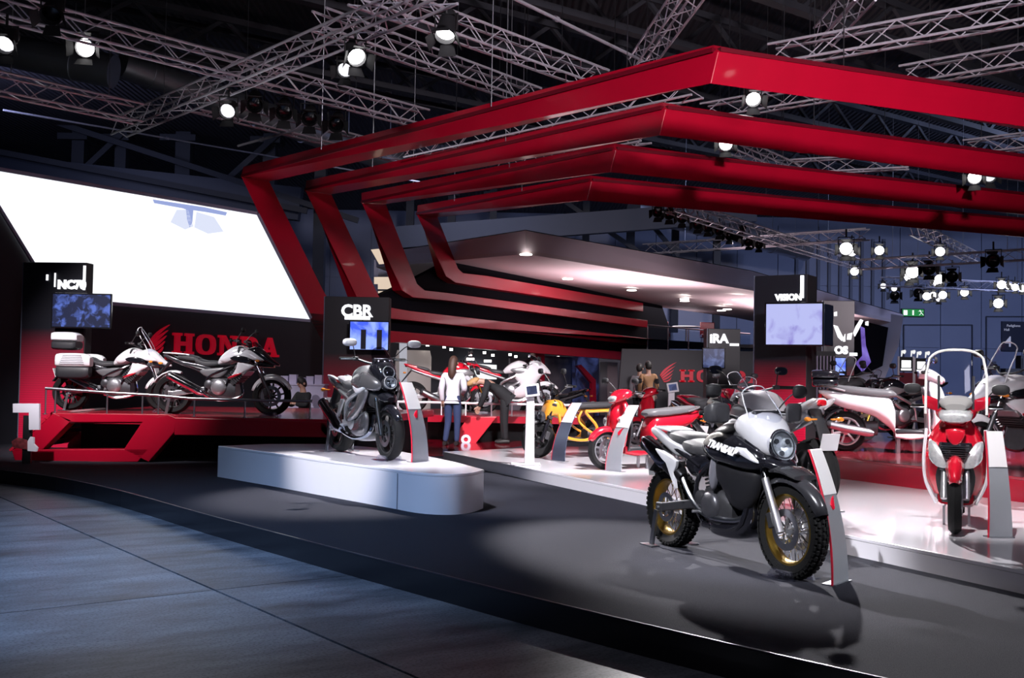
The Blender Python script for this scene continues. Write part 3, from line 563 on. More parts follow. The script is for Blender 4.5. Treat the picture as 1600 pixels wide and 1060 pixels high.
# dark wall with second sign, behind the men
b = MB(); P = [dp(x, y, 32) for x, y in ((972, 545), (1200, 550), (1200, 690), (962, 690))]; b.prism([V(p.x, 32, max(p.z, CZ)) for p in P], (0, .2, 0)); struct(b.build('wall_sign_far', mat('slate_panel', (.018, .020, .030), .5), smooth=False), 'slate wall with the far brand sign')
honda_sign(dp(1061, 597, 31.98), V(1, 0, 0), V(0, -1, 0), .36, 'small red wing and HONDA lettering on the far slate wall', .58)
# glazed showroom under the red strips
b = MB(); q0 = onD(600, 600, -4); q1 = onD(985, 600, -4); b.prism([V(q0.x, q0.y, CZ), V(q1.x, q1.y, CZ), V(q1.x, q1.y, 2.7), V(q0.x, q0.y, 2.7)], -ND*.15); struct(b.build('wall_showroom', mat('showroom_wall', (.10, .10, .13), .6), smooth=False), 'dark rear wall of the showroom')
def panelD(name, x0, y0, x1, y1, off, th, m, label, cat): return tag(slabD(name, [(x0, y0), (x1, y0+(x1-x0)*.05), (x1, y1+(x1-x0)*.02), (x0, y1)], off, th, m, smooth=False), label, cat)
panelD('light_box', 724, 568, 776, 592, -3.8, .08, emission('panel_white', (.95, 1, 1), 1.1), 'white lit panel in the showroom behind the woman', 'panel')
panelD('light_box', 726, 596, 735, 608, -3.8, .08, MATS['panel_white'], 'small white lit panel below the larger one', 'panel')
panelD('light_box', 628, 536, 636, 690, -2.0, .10, emission('panel_grey', (.7, .7, .8), .6), 'narrow pale lit column left of the red naked bike', 'panel')
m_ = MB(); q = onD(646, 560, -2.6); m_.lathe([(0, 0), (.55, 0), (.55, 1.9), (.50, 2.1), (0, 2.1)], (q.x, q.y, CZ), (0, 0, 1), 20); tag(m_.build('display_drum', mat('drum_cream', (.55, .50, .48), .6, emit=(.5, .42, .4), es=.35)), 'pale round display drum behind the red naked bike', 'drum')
panelD('poster', 797, 560, 838, 655, -1.2, .06, mat('poster_grey', (.30, .30, .34), .5), 'grey poster panel behind the bending person', 'panel')
panelD('poster', 850, 556, 897, 650, -1.2, .06, mat('poster_dark', (.16, .165, .19), .4, noise=.6, nscale=3), 'dark grey showroom panel beside the red post', 'panel')
panelD('red_post', 837, 552, 851, 660, -.7, .2, RED, 'red post under the red strips', 'post')
panelD('dark_door', 898, 558, 936, 656, -.8, .1, emission('door_glow', (.004, .004, .012), 1, (.05, .07, .22), .9, (.5, .75)), 'dark glass door with a red angular band', 'door')
tag(slabD('red_angular_band', [(902, 572), (908, 570), (931, 594), (932, 632), (921, 648), (914, 645), (925, 628), (925, 599)], -.62, .1, RED, smooth=False), 'red angular band on the dark glass door', 'band')
panelD('pale_pillar', 949, 566, 965, 650, -.6, .3, mat('pale_grey_paint', (.42, .42, .44), .6, noise=.1, nscale=3), 'pale grey pillar beside the dark glass door', 'pillar')
for i, (px, py) in enumerate(((668, 541), (694, 544), (705, 548), (735, 556), (757, 553), (770, 557), (797, 556), (806, 559), (828, 558), (735, 563), (762, 566), (850, 561), (872, 560), (912, 565))):   # showroom downlights
    q = onD(px, py, -2.0); m_ = MB(); rr = .045 if i not in (9, 10) else .11; m_.lathe([(0, 0), (rr, 0), (rr, .05), (0, .05)], q, (0, 0, 1), 10); m_.lathe([(rr, -.004), (rr*1.15, -.004), (rr*1.15, .07), (0, .07)], q, (0, 0, 1), 10)
    tag(m_.build('showroom_downlight', GLOW), 'small round downlight in the showroom ceiling', 'downlight', 'showroom downlights')
# right end of the mezzanine
b = MB(); b.prism([dp(x, y, 37.6) for x, y in ((1316, 478), (1412, 494), (1404, 540), (1374, 612), (1338, 650), (1310, 650))], (0, .25, 0)); tag(b.build('end_wall', mat('end_wall_grey', (.50, .47, .52), .55), smooth=False), 'pale slanted end wall of the mezzanine on the right', 'wall')
b = MB(); b.prism([dp(x, y, 37.49) for x, y in ((1350, 502), (1388, 512), (1379, 572), (1360, 581), (1330, 590), (1330, 500))], (0, .1, 0)); tag(b.build('dark_screen', BLK, smooth=False), 'black slanted screen on the pale end wall', 'screen')
m_ = MB(); bp_ = [dp(x, y, 37.43) for x, y in ((1345, 510), (1351, 513), (1353, 540), (1361, 566), (1348, 582), (1337, 568), (1348, 556))]; m_.prism(bp_, (0, .05, 0)); tag(m_.build('purple_banner', emission('banner_purple', (.14, .08, .42), .8, (.30, .22, .8), 2, (.4, .7)), smooth=False), 'purple lit banner hanging by the dark screen', 'banner')
lr = thing('lit_ribbon_sign', dp(1320, 520, 20.4), 0, 'zigzag of white lit blocks above the OS tower', 'sign'); LRL = lr.location.copy()
for pl in ([(1303, 508), (1309, 510), (1318, 528), (1316, 533), (1310, 527)], [(1318, 530), (1321, 522), (1321, 534), (1318, 534)], [(1325, 522), (1332, 520), (1330, 531), (1324, 531)], [(1334, 520), (1338, 510), (1345, 499), (1349, 501), (1341, 517), (1336, 526)], [(1353, 503), (1357, 502), (1357, 509), (1353, 508)], [(1304, 488), (1308, 487), (1308, 494), (1304, 494)]):
    b = MB(); b.prism([dp(x, y, 20.4)-LRL for x, y in pl], (0, .04, 0)); b.build('lit_block', SIGNW, lr, smooth=False)
# hall signs
ex = thing('exit_sign', dp(1426, 489, WY-.13), 0, 'green emergency exit sign on the hall wall', 'sign'); GRN = emission('exit_green', (.01, .22, .04), 1.0)
b = MB(); b.box((0, 0, 0), (1.35, .12, .48)); b.build('case', BLKM, ex, smooth=False); b = MB(); b.box((0, -.07, 0), (1.25, .02, .40)); b.build('green_face', GRN, ex, smooth=False)
for nm, (cx, w_, h_) in (('door_symbol', (-.45, .22, .28)), ('arrow_symbol', (0, .08, .28))): b = MB(); b.box((cx, -.085, 0), (w_, .01, h_)); b.build(nm, SIGNW, ex, smooth=False)
b = MB()
for a_, c_ in (((.36, .14), (.48, 0)), ((.48, 0), (.60, -.14)), ((.48, 0), (.36, -.14)), ((.30, .08), (.58, .10)), ((.40, .16), (.44, .1))): b.bar((a_[0], -.085, a_[1]), (c_[0], -.085, c_[1]), .01, .06, (0, 1, 0))
b.build('running_figure', SIGNW, ex, smooth=False)
hs = thing('hall_number_sign', dp(1588, 526, WY-.13), 0, 'dark blue hall sign with a white 4', 'sign'); b = MB(); b.box((0, 0, 0), (1.75, .12, 1.75)); b.build('board', mat('sign_navy', (.012, .016, .04), .5), hs, smooth=False)
WP = mat('sign_white_paint', (.75, .75, .8), .5, emit=(.6, .6, .7), es=.25)
text_mesh('4', .85, .01, WP, 'numeral', hs, frame_mtx((-.5, -.08, -.35), (1, 0, 0), (0, 0, 1)), bold=.01); text_mesh('Padiglione', .2, .01, WP, 'lettering', hs, frame_mtx((-.2, -.08, .62), (1, 0, 0), (0, 0, 1))); text_mesh('Hall', .2, .01, WP, 'lettering', hs, frame_mtx((-.6, -.08, .38), (1, 0, 0), (0, 0, 1)))
for (x0, y0, x1, y1, lb) in ((1591, 556, 1625, 640, 'tall black board at the right edge below the hall sign'), (1567, 576, 1590, 675, 'black box unit left of the tall black board')):
    a_ = dp(x0, y0, 45); c_ = dp(x1, y1, 45); b = MB(); b.box(((a_.x+c_.x)/2, 45, (a_.z+c_.z)/2), (abs(c_.x-a_.x), .5, abs(a_.z-c_.z))); b.box(((a_.x+c_.x)/2, 44.74, (a_.z+c_.z)/2), (abs(c_.x-a_.x)*.9, .03, abs(a_.z-c_.z)*.9)); tag(b.build('display_board', BLKM, smooth=False), lb, 'board')
b = MB(); a_ = dp(1549, 566, WY-.4); c_ = dp(1556, 583, WY-.4); b.box(((a_.x+c_.x)/2, a_.y, (a_.z+c_.z)/2), (.28, .06, .7)); b.box(((a_.x+c_.x)/2, a_.y-.04, (a_.z+c_.z)/2), (.2, .03, .5)); tag(b.build('wall_notice', mat('notice_grey', (.10, .10, .13), .6), smooth=False), 'small dark notice on the hall wall beside the tall door', 'notice')
# brochure kiosks with clip lamps
for i, (x0, x1, y0, lb) in enumerate(((1404, 1427, 557, 'poster kiosk with a black header nearer the pale end wall'), (1429, 1449, 559, 'poster kiosk with a black header nearer the red scooter'))):
    ky = 30; k0 = dp(x0, y0, ky); k1 = dp(x1, y0, ky); w_ = (k1-k0).x; kr = thing('poster_kiosk', ((k0.x+k1.x)/2, ky, CZ), 0, lb, 'kiosk'); H_ = k0.z-CZ
    for s_ in (-1, 1): b = MB(); b.box((s_*w_/2, 0, H_/2), (.035, .05, H_)); b.build('post', WHTM, kr, smooth=False)
    b = MB(); b.box((0, 0, H_-.22), (w_-.04, .04, .40)); b.build('header', BLKM, kr, smooth=False); b = MB(); b.box((0, -.03, H_-.21), (w_*.62, .02, .20)); b.build('header_graphic', SIGNW, kr, smooth=False); b = MB(); b.box((0, -.03, H_-.36), (w_*.7, .02, .05)); b.build('header_caption', SIGNW, kr, smooth=False)
    b = MB(); b.box((0, 0, H_-.62), (w_-.04, .03, .34)); b.build('red_panel', mat('kiosk_red', (.20, .01, .03), .5), kr, smooth=False); b = MB(); b.box((0, 0, (H_-.85)/2), (w_-.04, .03, H_-.85)); b.build('lower_panel', mat('kiosk_blue', (.06, .06, .13), .5, noise=.5, nscale=6), kr, smooth=False)
    for s_ in (-.3, .35): b = MB(); b.tube([(s_*w_, 0, H_), (s_*w_, -.05, H_+.14), (s_*w_+.04, -.12, H_+.12)], [.015, .03, .06], 8); b.build('clip_lamp', emission('clip_lamp_white', (1, 1, 1), .9), kr)
# ------------------------------------------------------------------ lighting trusses
TRM = mat('truss_aluminium', (.72, .69, .78), .42, metal=.55)
TRUSSES = [((-60, -6), (662, 186), 7.0, 1, 'long truss running from the top left corner behind the largest red band'), ((186, 200), (700, -18), 6.85, 1, 'truss crossing the long truss at the upper left'), ((-40, 122), (216, 178), 6.5, 1, 'short brightly lit truss at the left edge'), ((305, 160), (640, 246), 7.2, 1, 'truss continuing behind the crossing at the upper left'),
    ((498, 30), (836, 152), 7.6, 1, 'truss between two lit spotlights at the top'), ((556, -14), (940, 126), 7.2, 1, 'truss beside the brightest top spotlight'), ((1084, -20), (996, 106), 7.6, 1, 'steep truss left of the apex of the largest band'), ((1352, -16), (1286, 58), 8.0, 1, 'short steep truss at the top right of centre'), ((1206, 88), (1640, 10), 7.2, 1, 'truss above the right half of the largest band'), ((1410, 120), (1640, 80), 7.4, 1, 'short truss near the top right corner'),
    ((1100, 176), (1310, 140), 6.9, 0, 'truss showing between the first and second bands'), ((640, 236), (1090, 136), 6.2, 0, 'truss hugging the underside of the largest band'), ((780, 258), (1010, 210), 6.4, 0, 'truss hugging the underside of the second band'), ((1045, 320), (1336, 412), 5.5, 0, 'truss carrying the row of dark spotlights above the roof'), ((1008, 390), (1356, 366), 5.6, 0, 'nearly level truss above the white roof'), ((1340, 414), (1640, 396), 5.2, 0, 'level truss over the right hand scooters'),
    ((1430, 358), (1520, 402), 5.6, 0, 'short slanting truss over the right hand scooters'), ((1380, 440), (1640, 452), 4.9, 0, 'lowest truss at the right with many lamps'), ((1236, 262), (1420, 252), 6.3, 0, 'truss showing between the second and third bands'), ((1508, 232), (1640, 216), 6.6, 0, 'truss end showing under the first band at the right edge'), ((1130, 220), (1240, 268), 6.6, 0, 'slanting truss below the lit spot of the second band')]
def truss(a, c_, detail, label, w=.34):
    root = thing('lighting_truss', a, 0, label, 'truss'); d = c_-a; L = d.length; d.normalize(); s = d.cross(V(0, 0, 1)).normalized(); u = s.cross(d); w = w if detail else .30; rr = .024 if detail else .020
    cr = [s*(w/2*i)+u*(w/2*j) for i, j in ((-1, -1), (1, -1), (1, 1), (-1, 1))]
    for q in cr: m = MB(); m.tube([q, q+d*L], rr, 6); m.build('chord', TRM, root)
    n = max(3, int(L/.42)); stp = L/n
    faces = [(0, 1), (1, 2), (2, 3), (3, 0)]
    if detail and n*4 < 300:
        meshes = []
        for (i, j) in faces:
            for sg in (0, 1):
                m = MB(); m.tube([cr[i] if not sg else cr[j], (cr[j] if not sg else cr[i])+d*stp], .011, 5, caps=False); meshes.append(m.mesh('lacing', TRM))
        for k in range(n):
            for fi in range(4):
                o = bpy.data.objects.new('lacing', meshes[fi*2+(k % 2)]); COL.objects.link(o); o.parent = root; o.location = d*(k*stp)
    else:
        m = MB()
        for k in range(n):
            for (i, j) in faces:
                p, q = (cr[i], cr[j]) if k % 2 == 0 else (cr[j], cr[i]); m.tube([p+d*(k*stp), q+d*((k+1)*stp)], .009, 4, caps=False)
        o = m.build('lacing', TRM, root); o['kind'] = 'stuff'
    for f_ in (.2, .8):
        m = MB(); q = d*(L*f_); m.tube([q+u*w/2, V(q.x, q.y, CEIL-.5-a.z)], .008, 4); m.build('hanging_wire', STEEL, root)
    return root
for a_, c_, z, det, lb in TRUSSES: truss(gp(*a_, z), gp(*c_, z), det, lb)
for a_, c_, z, lb in (((800, -4), (1004, 95), 7.6, 'thin steel pipe descending behind the apex of the largest band'), ((372, 228), (505, 192), 7.0, 'thin pipe with dark lamps left of the largest band'), ((5, 172), (700, 292), 9.4, 'long thin pipe across the dark roof at the left')):
    m = MB(); p = gp(*a_, z); q = gp(*c_, z); m.tube([p, p.lerp(q, .5), q], .03, 8); m.lathe([(.05, -.05), (.05, .05)], p.lerp(q, .3), (q-p).normalized(), 8); tag(m.build('steel_pipe', TRM), lb, 'pipe')
# ------------------------------------------------------------------ spotlights
LENS = emission('lamp_lens', (1, .97, .98), 9.); LENSO = emission('lamp_lens_dim', (.75, .74, .8), 1.4)
def spot_lamp(loc, aim, label, lit=1, s=1., power=0, col=(1, .96, .97), cone=40, blend=.6, drop=.35, group='truss spotlights'):
    root = thing('spotlight', loc, 0, label, 'spotlight', group); d = (Vector(aim)-Vector(loc)).normalized(); k = s
    m = MB(); m.lathe([(0, -.30*k), (.075*k, -.30*k), (.10*k, -.20*k), (.115*k, -.02*k), (.13*k, .06*k), (.13*k, .10*k), (.118*k, .10*k), (.112*k, .03*k)], (0, 0, 0), d, 14); m.build('housing', BLKM, root)
    m = MB(); m.lathe([(0, .055*k), (.06*k, .05*k), (.112*k, .03*k)], (0, 0, 0), d, 14); m.build('lens', LENS if lit == 1 else (LENSO if lit == 2 else BLK), root)
    sd = d.cross(V(0, 0, 1)); sd = sd.normalized() if sd.length > .01 else V(1, 0, 0)
    m = MB(); m.tube([sd*.13*k, sd*.14*k+V(0, 0, .2*k), sd*-.14*k+V(0, 0, .2*k), sd*-.13*k], .012*k, 5); m.tube([V(0, 0, .2*k), V(0, 0, drop*k)], .018*k, 5); m.build('yoke', BLKM, root)
    for a in (0, 1, 2, 3):
        e = (sd*math.cos(a*pi/2)+sd.cross(d)*math.sin(a*pi/2)); f = sd.cross(d)*math.cos(a*pi/2)-sd*math.sin(a*pi/2)
        m = MB(); c0 = d*.10*k+e*.125*k; m.prism([c0-f*.08*k, c0+f*.08*k, c0+f*.11*k+d*.12*k+e*.07*k, c0-f*.11*k+d*.12*k+e*.07*k], e*.004); m.build('barn_door', BLKM, root, smooth=False)
    if power: l = light('spot_beam', 'SPOT', Vector(loc)+d*.16*k, aim, power, col, .10, cone, blend); l.parent = None
    return root
def LP(px, py, z): return gp(px, py, z)
TRA = V(1.6, 8.1, .6); CRO = V(-1.7, 12.6, 1.0)
SPOTS = [  # pixel, z, aim, lit, scale, power, cone, label
    ((697, 48), 6.6, CRO, 1, 1.25, 5500, 26, 'brightest spotlight near the top centre'), ((555, 86), 6.4, TRA+V(-.35, .7, -.3), 1, 1.2, 13000, 17, 'round lit spotlight hanging below the crossing trusses'), ((540, 108), 6.3, V(-3, 6, 0), 2, 1.0, 0, 40, 'dim spotlight just below the round lit one'), ((135, 74), 8.0, V(-5, 0, 0), 1, 1.6, 0, 40, 'glaring floodlight beside the silver duct'), ((357, 172), 6.3, V(-5, 8, 0), 2, 1.2, 0, 40, 'large spotlight hanging under the truss crossing'), ((10, 66), 6.4, V(-7, 8, 0), 2, 1.2, 0, 40, 'spotlight cut by the left picture edge'), ((82, 18), 6.6, V(-6, 9, 0), 0, 1.2, 0, 40, 'dark spotlight on the long truss at the top left'),
    ((1176, 153), 6.4, V(3.6, 9.2, .5), 1, 1.1, 11000, 30, 'lit spotlight just below the apex of the largest band'), ((1134, 224), 6.1, V(1.5, 8, .3), 1, 1.1, 0, 22, 'lit spotlight below the second band'), ((1523, 276), 6.0, V(4.5, 12, .3), 1, 1.2, 0, 40, 'lit spotlight under the second band at the right'), ((1546, 275), 6.3, V(9, 14, .3), 2, 1.1, 0, 40, 'slim spotlight next to the lit one at the right'),
    ((1322, 388), 5.2, V(4, 12, .4), 1, 1.5, 0, 40, 'large lit twin spotlight above the pillar'), ((1331, 392), 5.35, V(2, 12, .4), 1, 1.3, 0, 40, 'right lamp of the lit twin spotlights above the pillar'), ((1374, 391), 5.2, V(5, 14, .4), 1, 1.1, 0, 40, 'lit spotlight right of the twin spotlights'), ((1335, 424), 5.0, V(6, 14, .4), 1, 1.1, 0, 40, 'flat lit lamp above the white roof edge'), ((1469, 393), 5.2, V(3, 10, .4), 1, 1.1, 0, 40, 'lit spotlight below the slanting truss'), ((1426, 425), 5.0, V(0, 4, 1), 1, 1.7, 0, 40, 'glaring spotlight over the right hand scooters'), ((1421, 432), 5.0, V(2, 9, 0), 1, 1.4, 0, 40, 'lower half of the glaring pair over the scooters'), ((1468, 436), 5.0, V(4, 10, 0), 1, 1.3, 0, 40, 'lit spotlight at the middle of the lowest truss'), ((1465, 441), 5.0, V(2, 10, 0), 1, 1.2, 0, 40, 'lit spotlight touching the one in the middle of the lowest truss'),
    ((1380, 447), 4.9, V(5, 14, 0), 2, .9, 0, 40, 'left of two small hanging spotlights'), ((1397, 451), 4.9, V(6, 14, 0), 2, .9, 0, 40, 'right of two small hanging spotlights'), ((1448, 463), 4.7, V(4, 12, 0), 1, 1.2, 0, 40, 'leftmost flat lit lamp above the exit sign'), ((1458, 462), 4.85, V(5, 12, 0), 1, 1.2, 0, 40, 'middle flat lit lamp above the exit sign'), ((1473, 461), 4.7, V(6, 12, 0), 1, 1.2, 0, 40, 'rightmost flat lit lamp above the exit sign'), ((1467, 467), 4.7, V(4, 12, 0), 2, 1.0, 0, 40, 'small lamp below the flat lit lamps'), ((1507, 457), 4.8, V(6, 12, 0), 1, 1.2, 0, 40, 'lit lamp right of the flat lamps'), ((1565, 445), 4.8, V(4, 10, 0), 1, 1.2, 0, 40, 'first lamp of the lit bank at the right edge'), ((1576, 447), 4.95, V(5, 10, 0), 1, 1.0, 0, 40, 'second lamp of the lit bank at the right edge'), ((1586, 449), 4.8, V(6, 10, 0), 1, 1.0, 0, 40, 'third lamp of the lit bank at the right edge'), ((1597, 451), 4.8, V(7, 10, 0), 1, 1.0, 0, 40, 'fourth lamp of the lit bank at the right edge'), ((1560, 474), 4.32, V(3, 8, 0), 1, 1.4, 0, 40, 'lowest lit lamp hanging at the right'),
    ((1156, 367), 5.4, V(4.2, 30, 1.0), 1, .9, 1500, 44, 'only lit lamp in the row of dark spotlights')]
for (px, py), z, aim, lit, s, pw_, cn, lb in SPOTS: spot_lamp(LP(px, py, z), aim, lb, lit, s, pw_, cone=cn, drop=.5 if py == 474 else .35)
for i, (px, py) in enumerate(((1028, 330), (1046, 334), (1066, 340), (1090, 350), (1106, 355), (1124, 360), (1140, 368), (1170, 378), (1186, 382))): spot_lamp(LP(px, py, 5.4), V(px*.01-9, 16, 0), ['first', 'second', 'third', 'fourth', 'fifth', 'sixth', 'seventh', 'eighth', 'ninth'][i]+' dark spotlight from the left in the row above the white roof', 0, .95, group='row of dark spotlights')
for px, py, lb in ((398, 160, 'dark spotlight left of the hanging lamps'), (444, 172, 'first dark hanging lamp on the thin pipe'), (484, 182, 'second dark hanging lamp on the thin pipe'), (526, 192, 'third dark hanging lamp on the thin pipe')): spot_lamp(LP(px, py, 6.7 if px in (398, 484) else 6.55), V(-3, 12, 0), lb, 0, 1.3)
for px, py, lb in ((1452, 420, 'large black speaker shaped lamp over the scooters'), (1398, 462, 'black hanging lamp left of the exit sign'), (1435, 458, 'black hanging lamp above the exit sign'), (1488, 432, 'black lamp at the right of the lowest truss'), (1552, 407, 'black lamp on the level truss at the right')): spot_lamp(LP(px, py, 5.0), V(3, 12, 0), lb, 0, 1.5)
# working beams: unseen spotlights over the exhibits, with added fill beams among them
for loc, aim, pw_, cn, lb, col in ((V(-2.6, 2.4, 7.0), TRA+V(0, 0, .2), 5200, 14, 'added front fill spotlight aimed at the adventure bike', (.95, .95, 1)), (V(-4.6, 8.6, 7.0), CRO+V(0, -.4, 0), 4400, 20, 'front spotlight over the aisle aimed at the silver bike', (1, .97, .98)), (V(1.6, 5.4, 7.0), V(4.1, 10.2, .7), 3600, 28, 'front spotlight aimed at the red scooter', (1, .97, .98)),  # the adventure bike's front beam is an added fill
    (V(-6.6, 11.0, 7.0), V(-6.2, 18.2, 1.1), 5200, 36, 'front spotlight aimed at the two touring bikes', (1, .94, .96)), (V(-1.2, 13.4, 6.9), V(-.4, 22.8, .9), 7500, 28, 'spotlight aimed at the far stage', (1, .94, .96)), (V(3.8, 12.0, 6.9), V(.9, 15.6, .4), 7500, 34, 'spotlight aimed at the orange scooter', (1, .95, .97)), (V(8.0, 10.5, 6.9), V(5.6, 15, .8), 8000, 34, 'spotlight aimed at the white scooter', (1, .94, .97)), (V(-2.6, 8.6, 7.2), V(1.0, 12.4, .2), 4200, 30, 'added fill spotlight brightening the white platform edge', (1, .96, 1)), (V(6.0, 2.6, 7.0), V(2.25, 7.5, .6), 2400, 12, 'added fill spotlight for the information stand of the adventure bike', (.95, .96, 1))):  # platform edge and information stand beams are added fill
    spot_lamp(loc, aim, lb, 1, 1.0, pw_, col, cn, .7)
# ------------------------------------------------------------------ motorcycle kit (x forward, y left, z up; origin on the ground between the wheels)
SILV = mat('silver_white_paint', (.72, .72, .77), .22, metal=.15, coat=.8); GREYP = mat('grey_metal_paint', (.13, .127, .138), .25, metal=.5, coat=.7); WPAINT = mat('white_paint', (.80, .78, .82), .2, coat=.8); RPAINT = mat('red_paint', (.55, .008, .025), .2, coat=.9)
RDARK = mat('dark_red_paint', (.20, .004, .015), .2, coat=.9); ORANGE = mat('orange_paint', (.75, .30, .03), .3, coat=.5); BPAINT = mat('black_paint', (.010, .010, .014), .12, coat=.9); DPAINT = mat('charcoal_paint', (.05, .05, .058), .22, coat=.7, metal=.3)
SEATG = mat('grey_seat_vinyl', (.045, .044, .050), .65, bump=.1, bscale=120); SEATB = mat('black_seat_vinyl', (.035, .035, .040), .5, bump=.1, bscale=120); ENG = mat('engine_cast', (.085, .085, .095), .42, metal=.7, noise=.2, nscale=20); ENGS = mat('engine_silver', (.42, .42, .45), .35, metal=.8, noise=.15, nscale=20); GOLD = mat('gold_rim', (.52, .34, .07), .28, metal=1.); ALLOYB = mat('black_alloy', (.02, .02, .022), .3, metal=.5); ALLOYS = mat('silver_alloy', (.50, .50, .53), .3, metal=.8)
LAMPG = mat('lamp_reflector', (.80, .82, .88), .2, metal=.5, coat=1., noise=.45, nscale=38); LAMPO = mat('amber_lens', (.75, .25, .03), .15); LAMPR = mat('red_lens', (.55, .01, .02), .15, coat=.5); SCRN = glass('windscreen', (.88, .9, .95), .05); SCRD = glass('smoked_windscreen', (.25, .25, .3), .06); PLATE = mat('plate_white', (.75, .75, .78), .5)  # reflector noise puts pale highlights and dark facets into the colour
def tyre_prof(Rr, w, rim):
    h = w/2; return [(rim, -h*.78), (rim+.012, -h*.86), ((Rr+rim)/2+.01, -h), (Rr-.03*w/.12, -h*.82), (Rr-.008, -h*.42), (Rr, 0), (Rr-.008, h*.42), (Rr-.03*w/.12, h*.82), ((Rr+rim)/2+.01, h), (rim+.012, h*.86), (rim, h*.78)]
def wheel(root, name, x, Rr, w, rim, style, rimm, discs=(1, -1), discR=.15, knob=0, z=None, n=36):
    z = Rr if z is None else z; ax = (0, 1, 0); C = (x, 0, z)
    m = MB(); h = w*.40; m.lathe([(rim+.008, -h), (rim-.012, -h), (rim-.02, -h*.6), (rim-.028, 0), (rim-.02, h*.6), (rim-.012, h), (rim+.008, h), (rim, h*.7), (rim-.012, 0), (rim, -h*.7), (rim+.008, -h)], C, ax, n)
    if style != 'wire':
        k = 5 if style == 'five' else 6 if style == 'six' else 10
        for i in range(k):
            for dd in ((-.16, .16) if style == 'five' else (0,)):
                a = 2*pi*i/k+.2; d0 = V(math.cos(a+dd*.9), 0, math.sin(a+dd*.9)); d1 = V(math.cos(a+dd*.35), 0, math.sin(a+dd*.35)); m.bar(V(*C)+d1*.035, V(*C)+d0*(rim-.015), .024, .030 if k < 9 else .02, (0, 1, 0))
    wh = m.build(name, rimm, root)
    m = MB(); m.lathe(tyre_prof(Rr, w, rim), C, ax, n+12); ty = m.build('tyre', RUB, wh)
    if knob:
        m = MB()
        for i in range(44):
            a = 2*pi*i/44
            for yy, dr, off in ((0, .004, 0), (w*.30, -.006, .5), (-w*.30, -.006, .5), (w*.44, -.022, 0), (-w*.44, -.022, 0)):
                aa = a+off*2*pi/44; d = V(math.cos(aa), 0, math.sin(aa)); m.box(V(*C)+d*(Rr+dr)+V(0, yy, 0), (.016, w*.20, .026), Matrix((d, V(0, 1, 0), d.cross(V(0, 1, 0)))).transposed())
        o = m.build('tread_blocks', RUB, wh, smooth=False)
    m = MB(); m.lathe([(.0, -w*.42), (.022, -w*.42), (.045, -w*.3), (.038, 0), (.045, w*.3), (.022, w*.42), (0, w*.42)], C, ax, 16); m.build('hub', rimm if style != 'wire' else ALLOYS, wh)
    if style == 'wire':
        m = MB()
        for i in range(32):
            a = 2*pi*i/32; s = 1 if i % 2 else -1; b_ = a+(.55 if (i//2) % 2 else -.55); m.tube([V(x+.042*math.cos(b_), s*w*.28, z+.042*math.sin(b_)), V(x+(rim-.02)*math.cos(a), 0, z+(rim-.02)*math.sin(a))], .0026, 4, caps=False)
        m.build('wire_spokes', CHROME, wh)
    for s in discs:
        m = MB(); yy = s*(w*.42+.012); P = [(discR*.66, -.0025), (discR, -.0025), (discR, .0025), (discR*.66, .0025), (discR*.66, -.0025)]; m.lathe(P, (x, yy, z), ax, 30)
        for i in range(6): a = 2*pi*i/6; m.bar((x+.03*math.cos(a), yy, z+.03*math.sin(a)), (x+discR*.68*math.cos(a+.3), yy, z+discR*.68*math.sin(a+.3)), .004, .016, (0, 1, 0))
        m.build('brake_disc', STEEL, wh)
    return wh
def fender(root, name, x, z, rad, w, a0, a1, m_, drop=.05, n=14, tip=.6):
    m = MB(); rings = []
    for i in range(n+1):
        t = i/n; a = R(a0+(a1-a0)*t); ww = w*(1-(1-tip)*abs(2*t-1)**2.2); ring = []
        for j in range(7):
            u = -1+2*j/6; rr = rad-drop*abs(u)**2.2; ring.append(V(x+rr*math.cos(a), ww*u, z+rr*math.sin(a)))
        rings.append(ring)
    vs = [p for r_ in rings for p in r_]; m.add(vs, [(i*7+j, i*7+j+1, (i+1)*7+j+1, (i+1)*7+j) for i in range(n) for j in range(6)])
    return m.build(name, m_, root, solid=.006)
def fork(root, x, z, top, sp=.10, lower=ALLOYS, upper=CHROME, inv=0, r=.024):
    a = V(x, 0, z); t = V(*top); d = (t-a).normalized(); L = (t-a).length
    for s in (-1, 1):
        y = V(0, s*sp, 0); m = MB()
        if inv: m.tube([a+y+V(-.0, 0, 0), a+y+d*L*.42], r*.8, 10); f = m.build('fork_leg', upper, root); m = MB(); m.tube([a+y+d*L*.40, t+y], r*1.15, 10); m.build('fork_tube', lower, f)
        else: m.tube([a+y-d*.02, a+y+d*L*.5], [r*1.25, r*1.15], 10); f = m.build('fork_leg', lower, root); m = MB(); m.tube([a+y+d*L*.48, t+y], r*.85, 10); m.build('fork_tube', upper, f)
        m = MB(); m.box(a+y*1.1+V(-.075, s*.0, .06), (.06, .045, .11), Euler((0, R(-20), 0))); m.build('brake_caliper', ENG, f, bevel=.008)
    m = MB(); c = t-d*.06; m.box(c, (.07, sp*2+.07, .035), Euler((0, math.atan2(d.x, d.z), 0))); m.box(c-d*.18, (.07, sp*2+.07, .04), Euler((0, math.atan2(d.x, d.z), 0))); m.build('triple_clamp', DARK, root, bevel=.008)
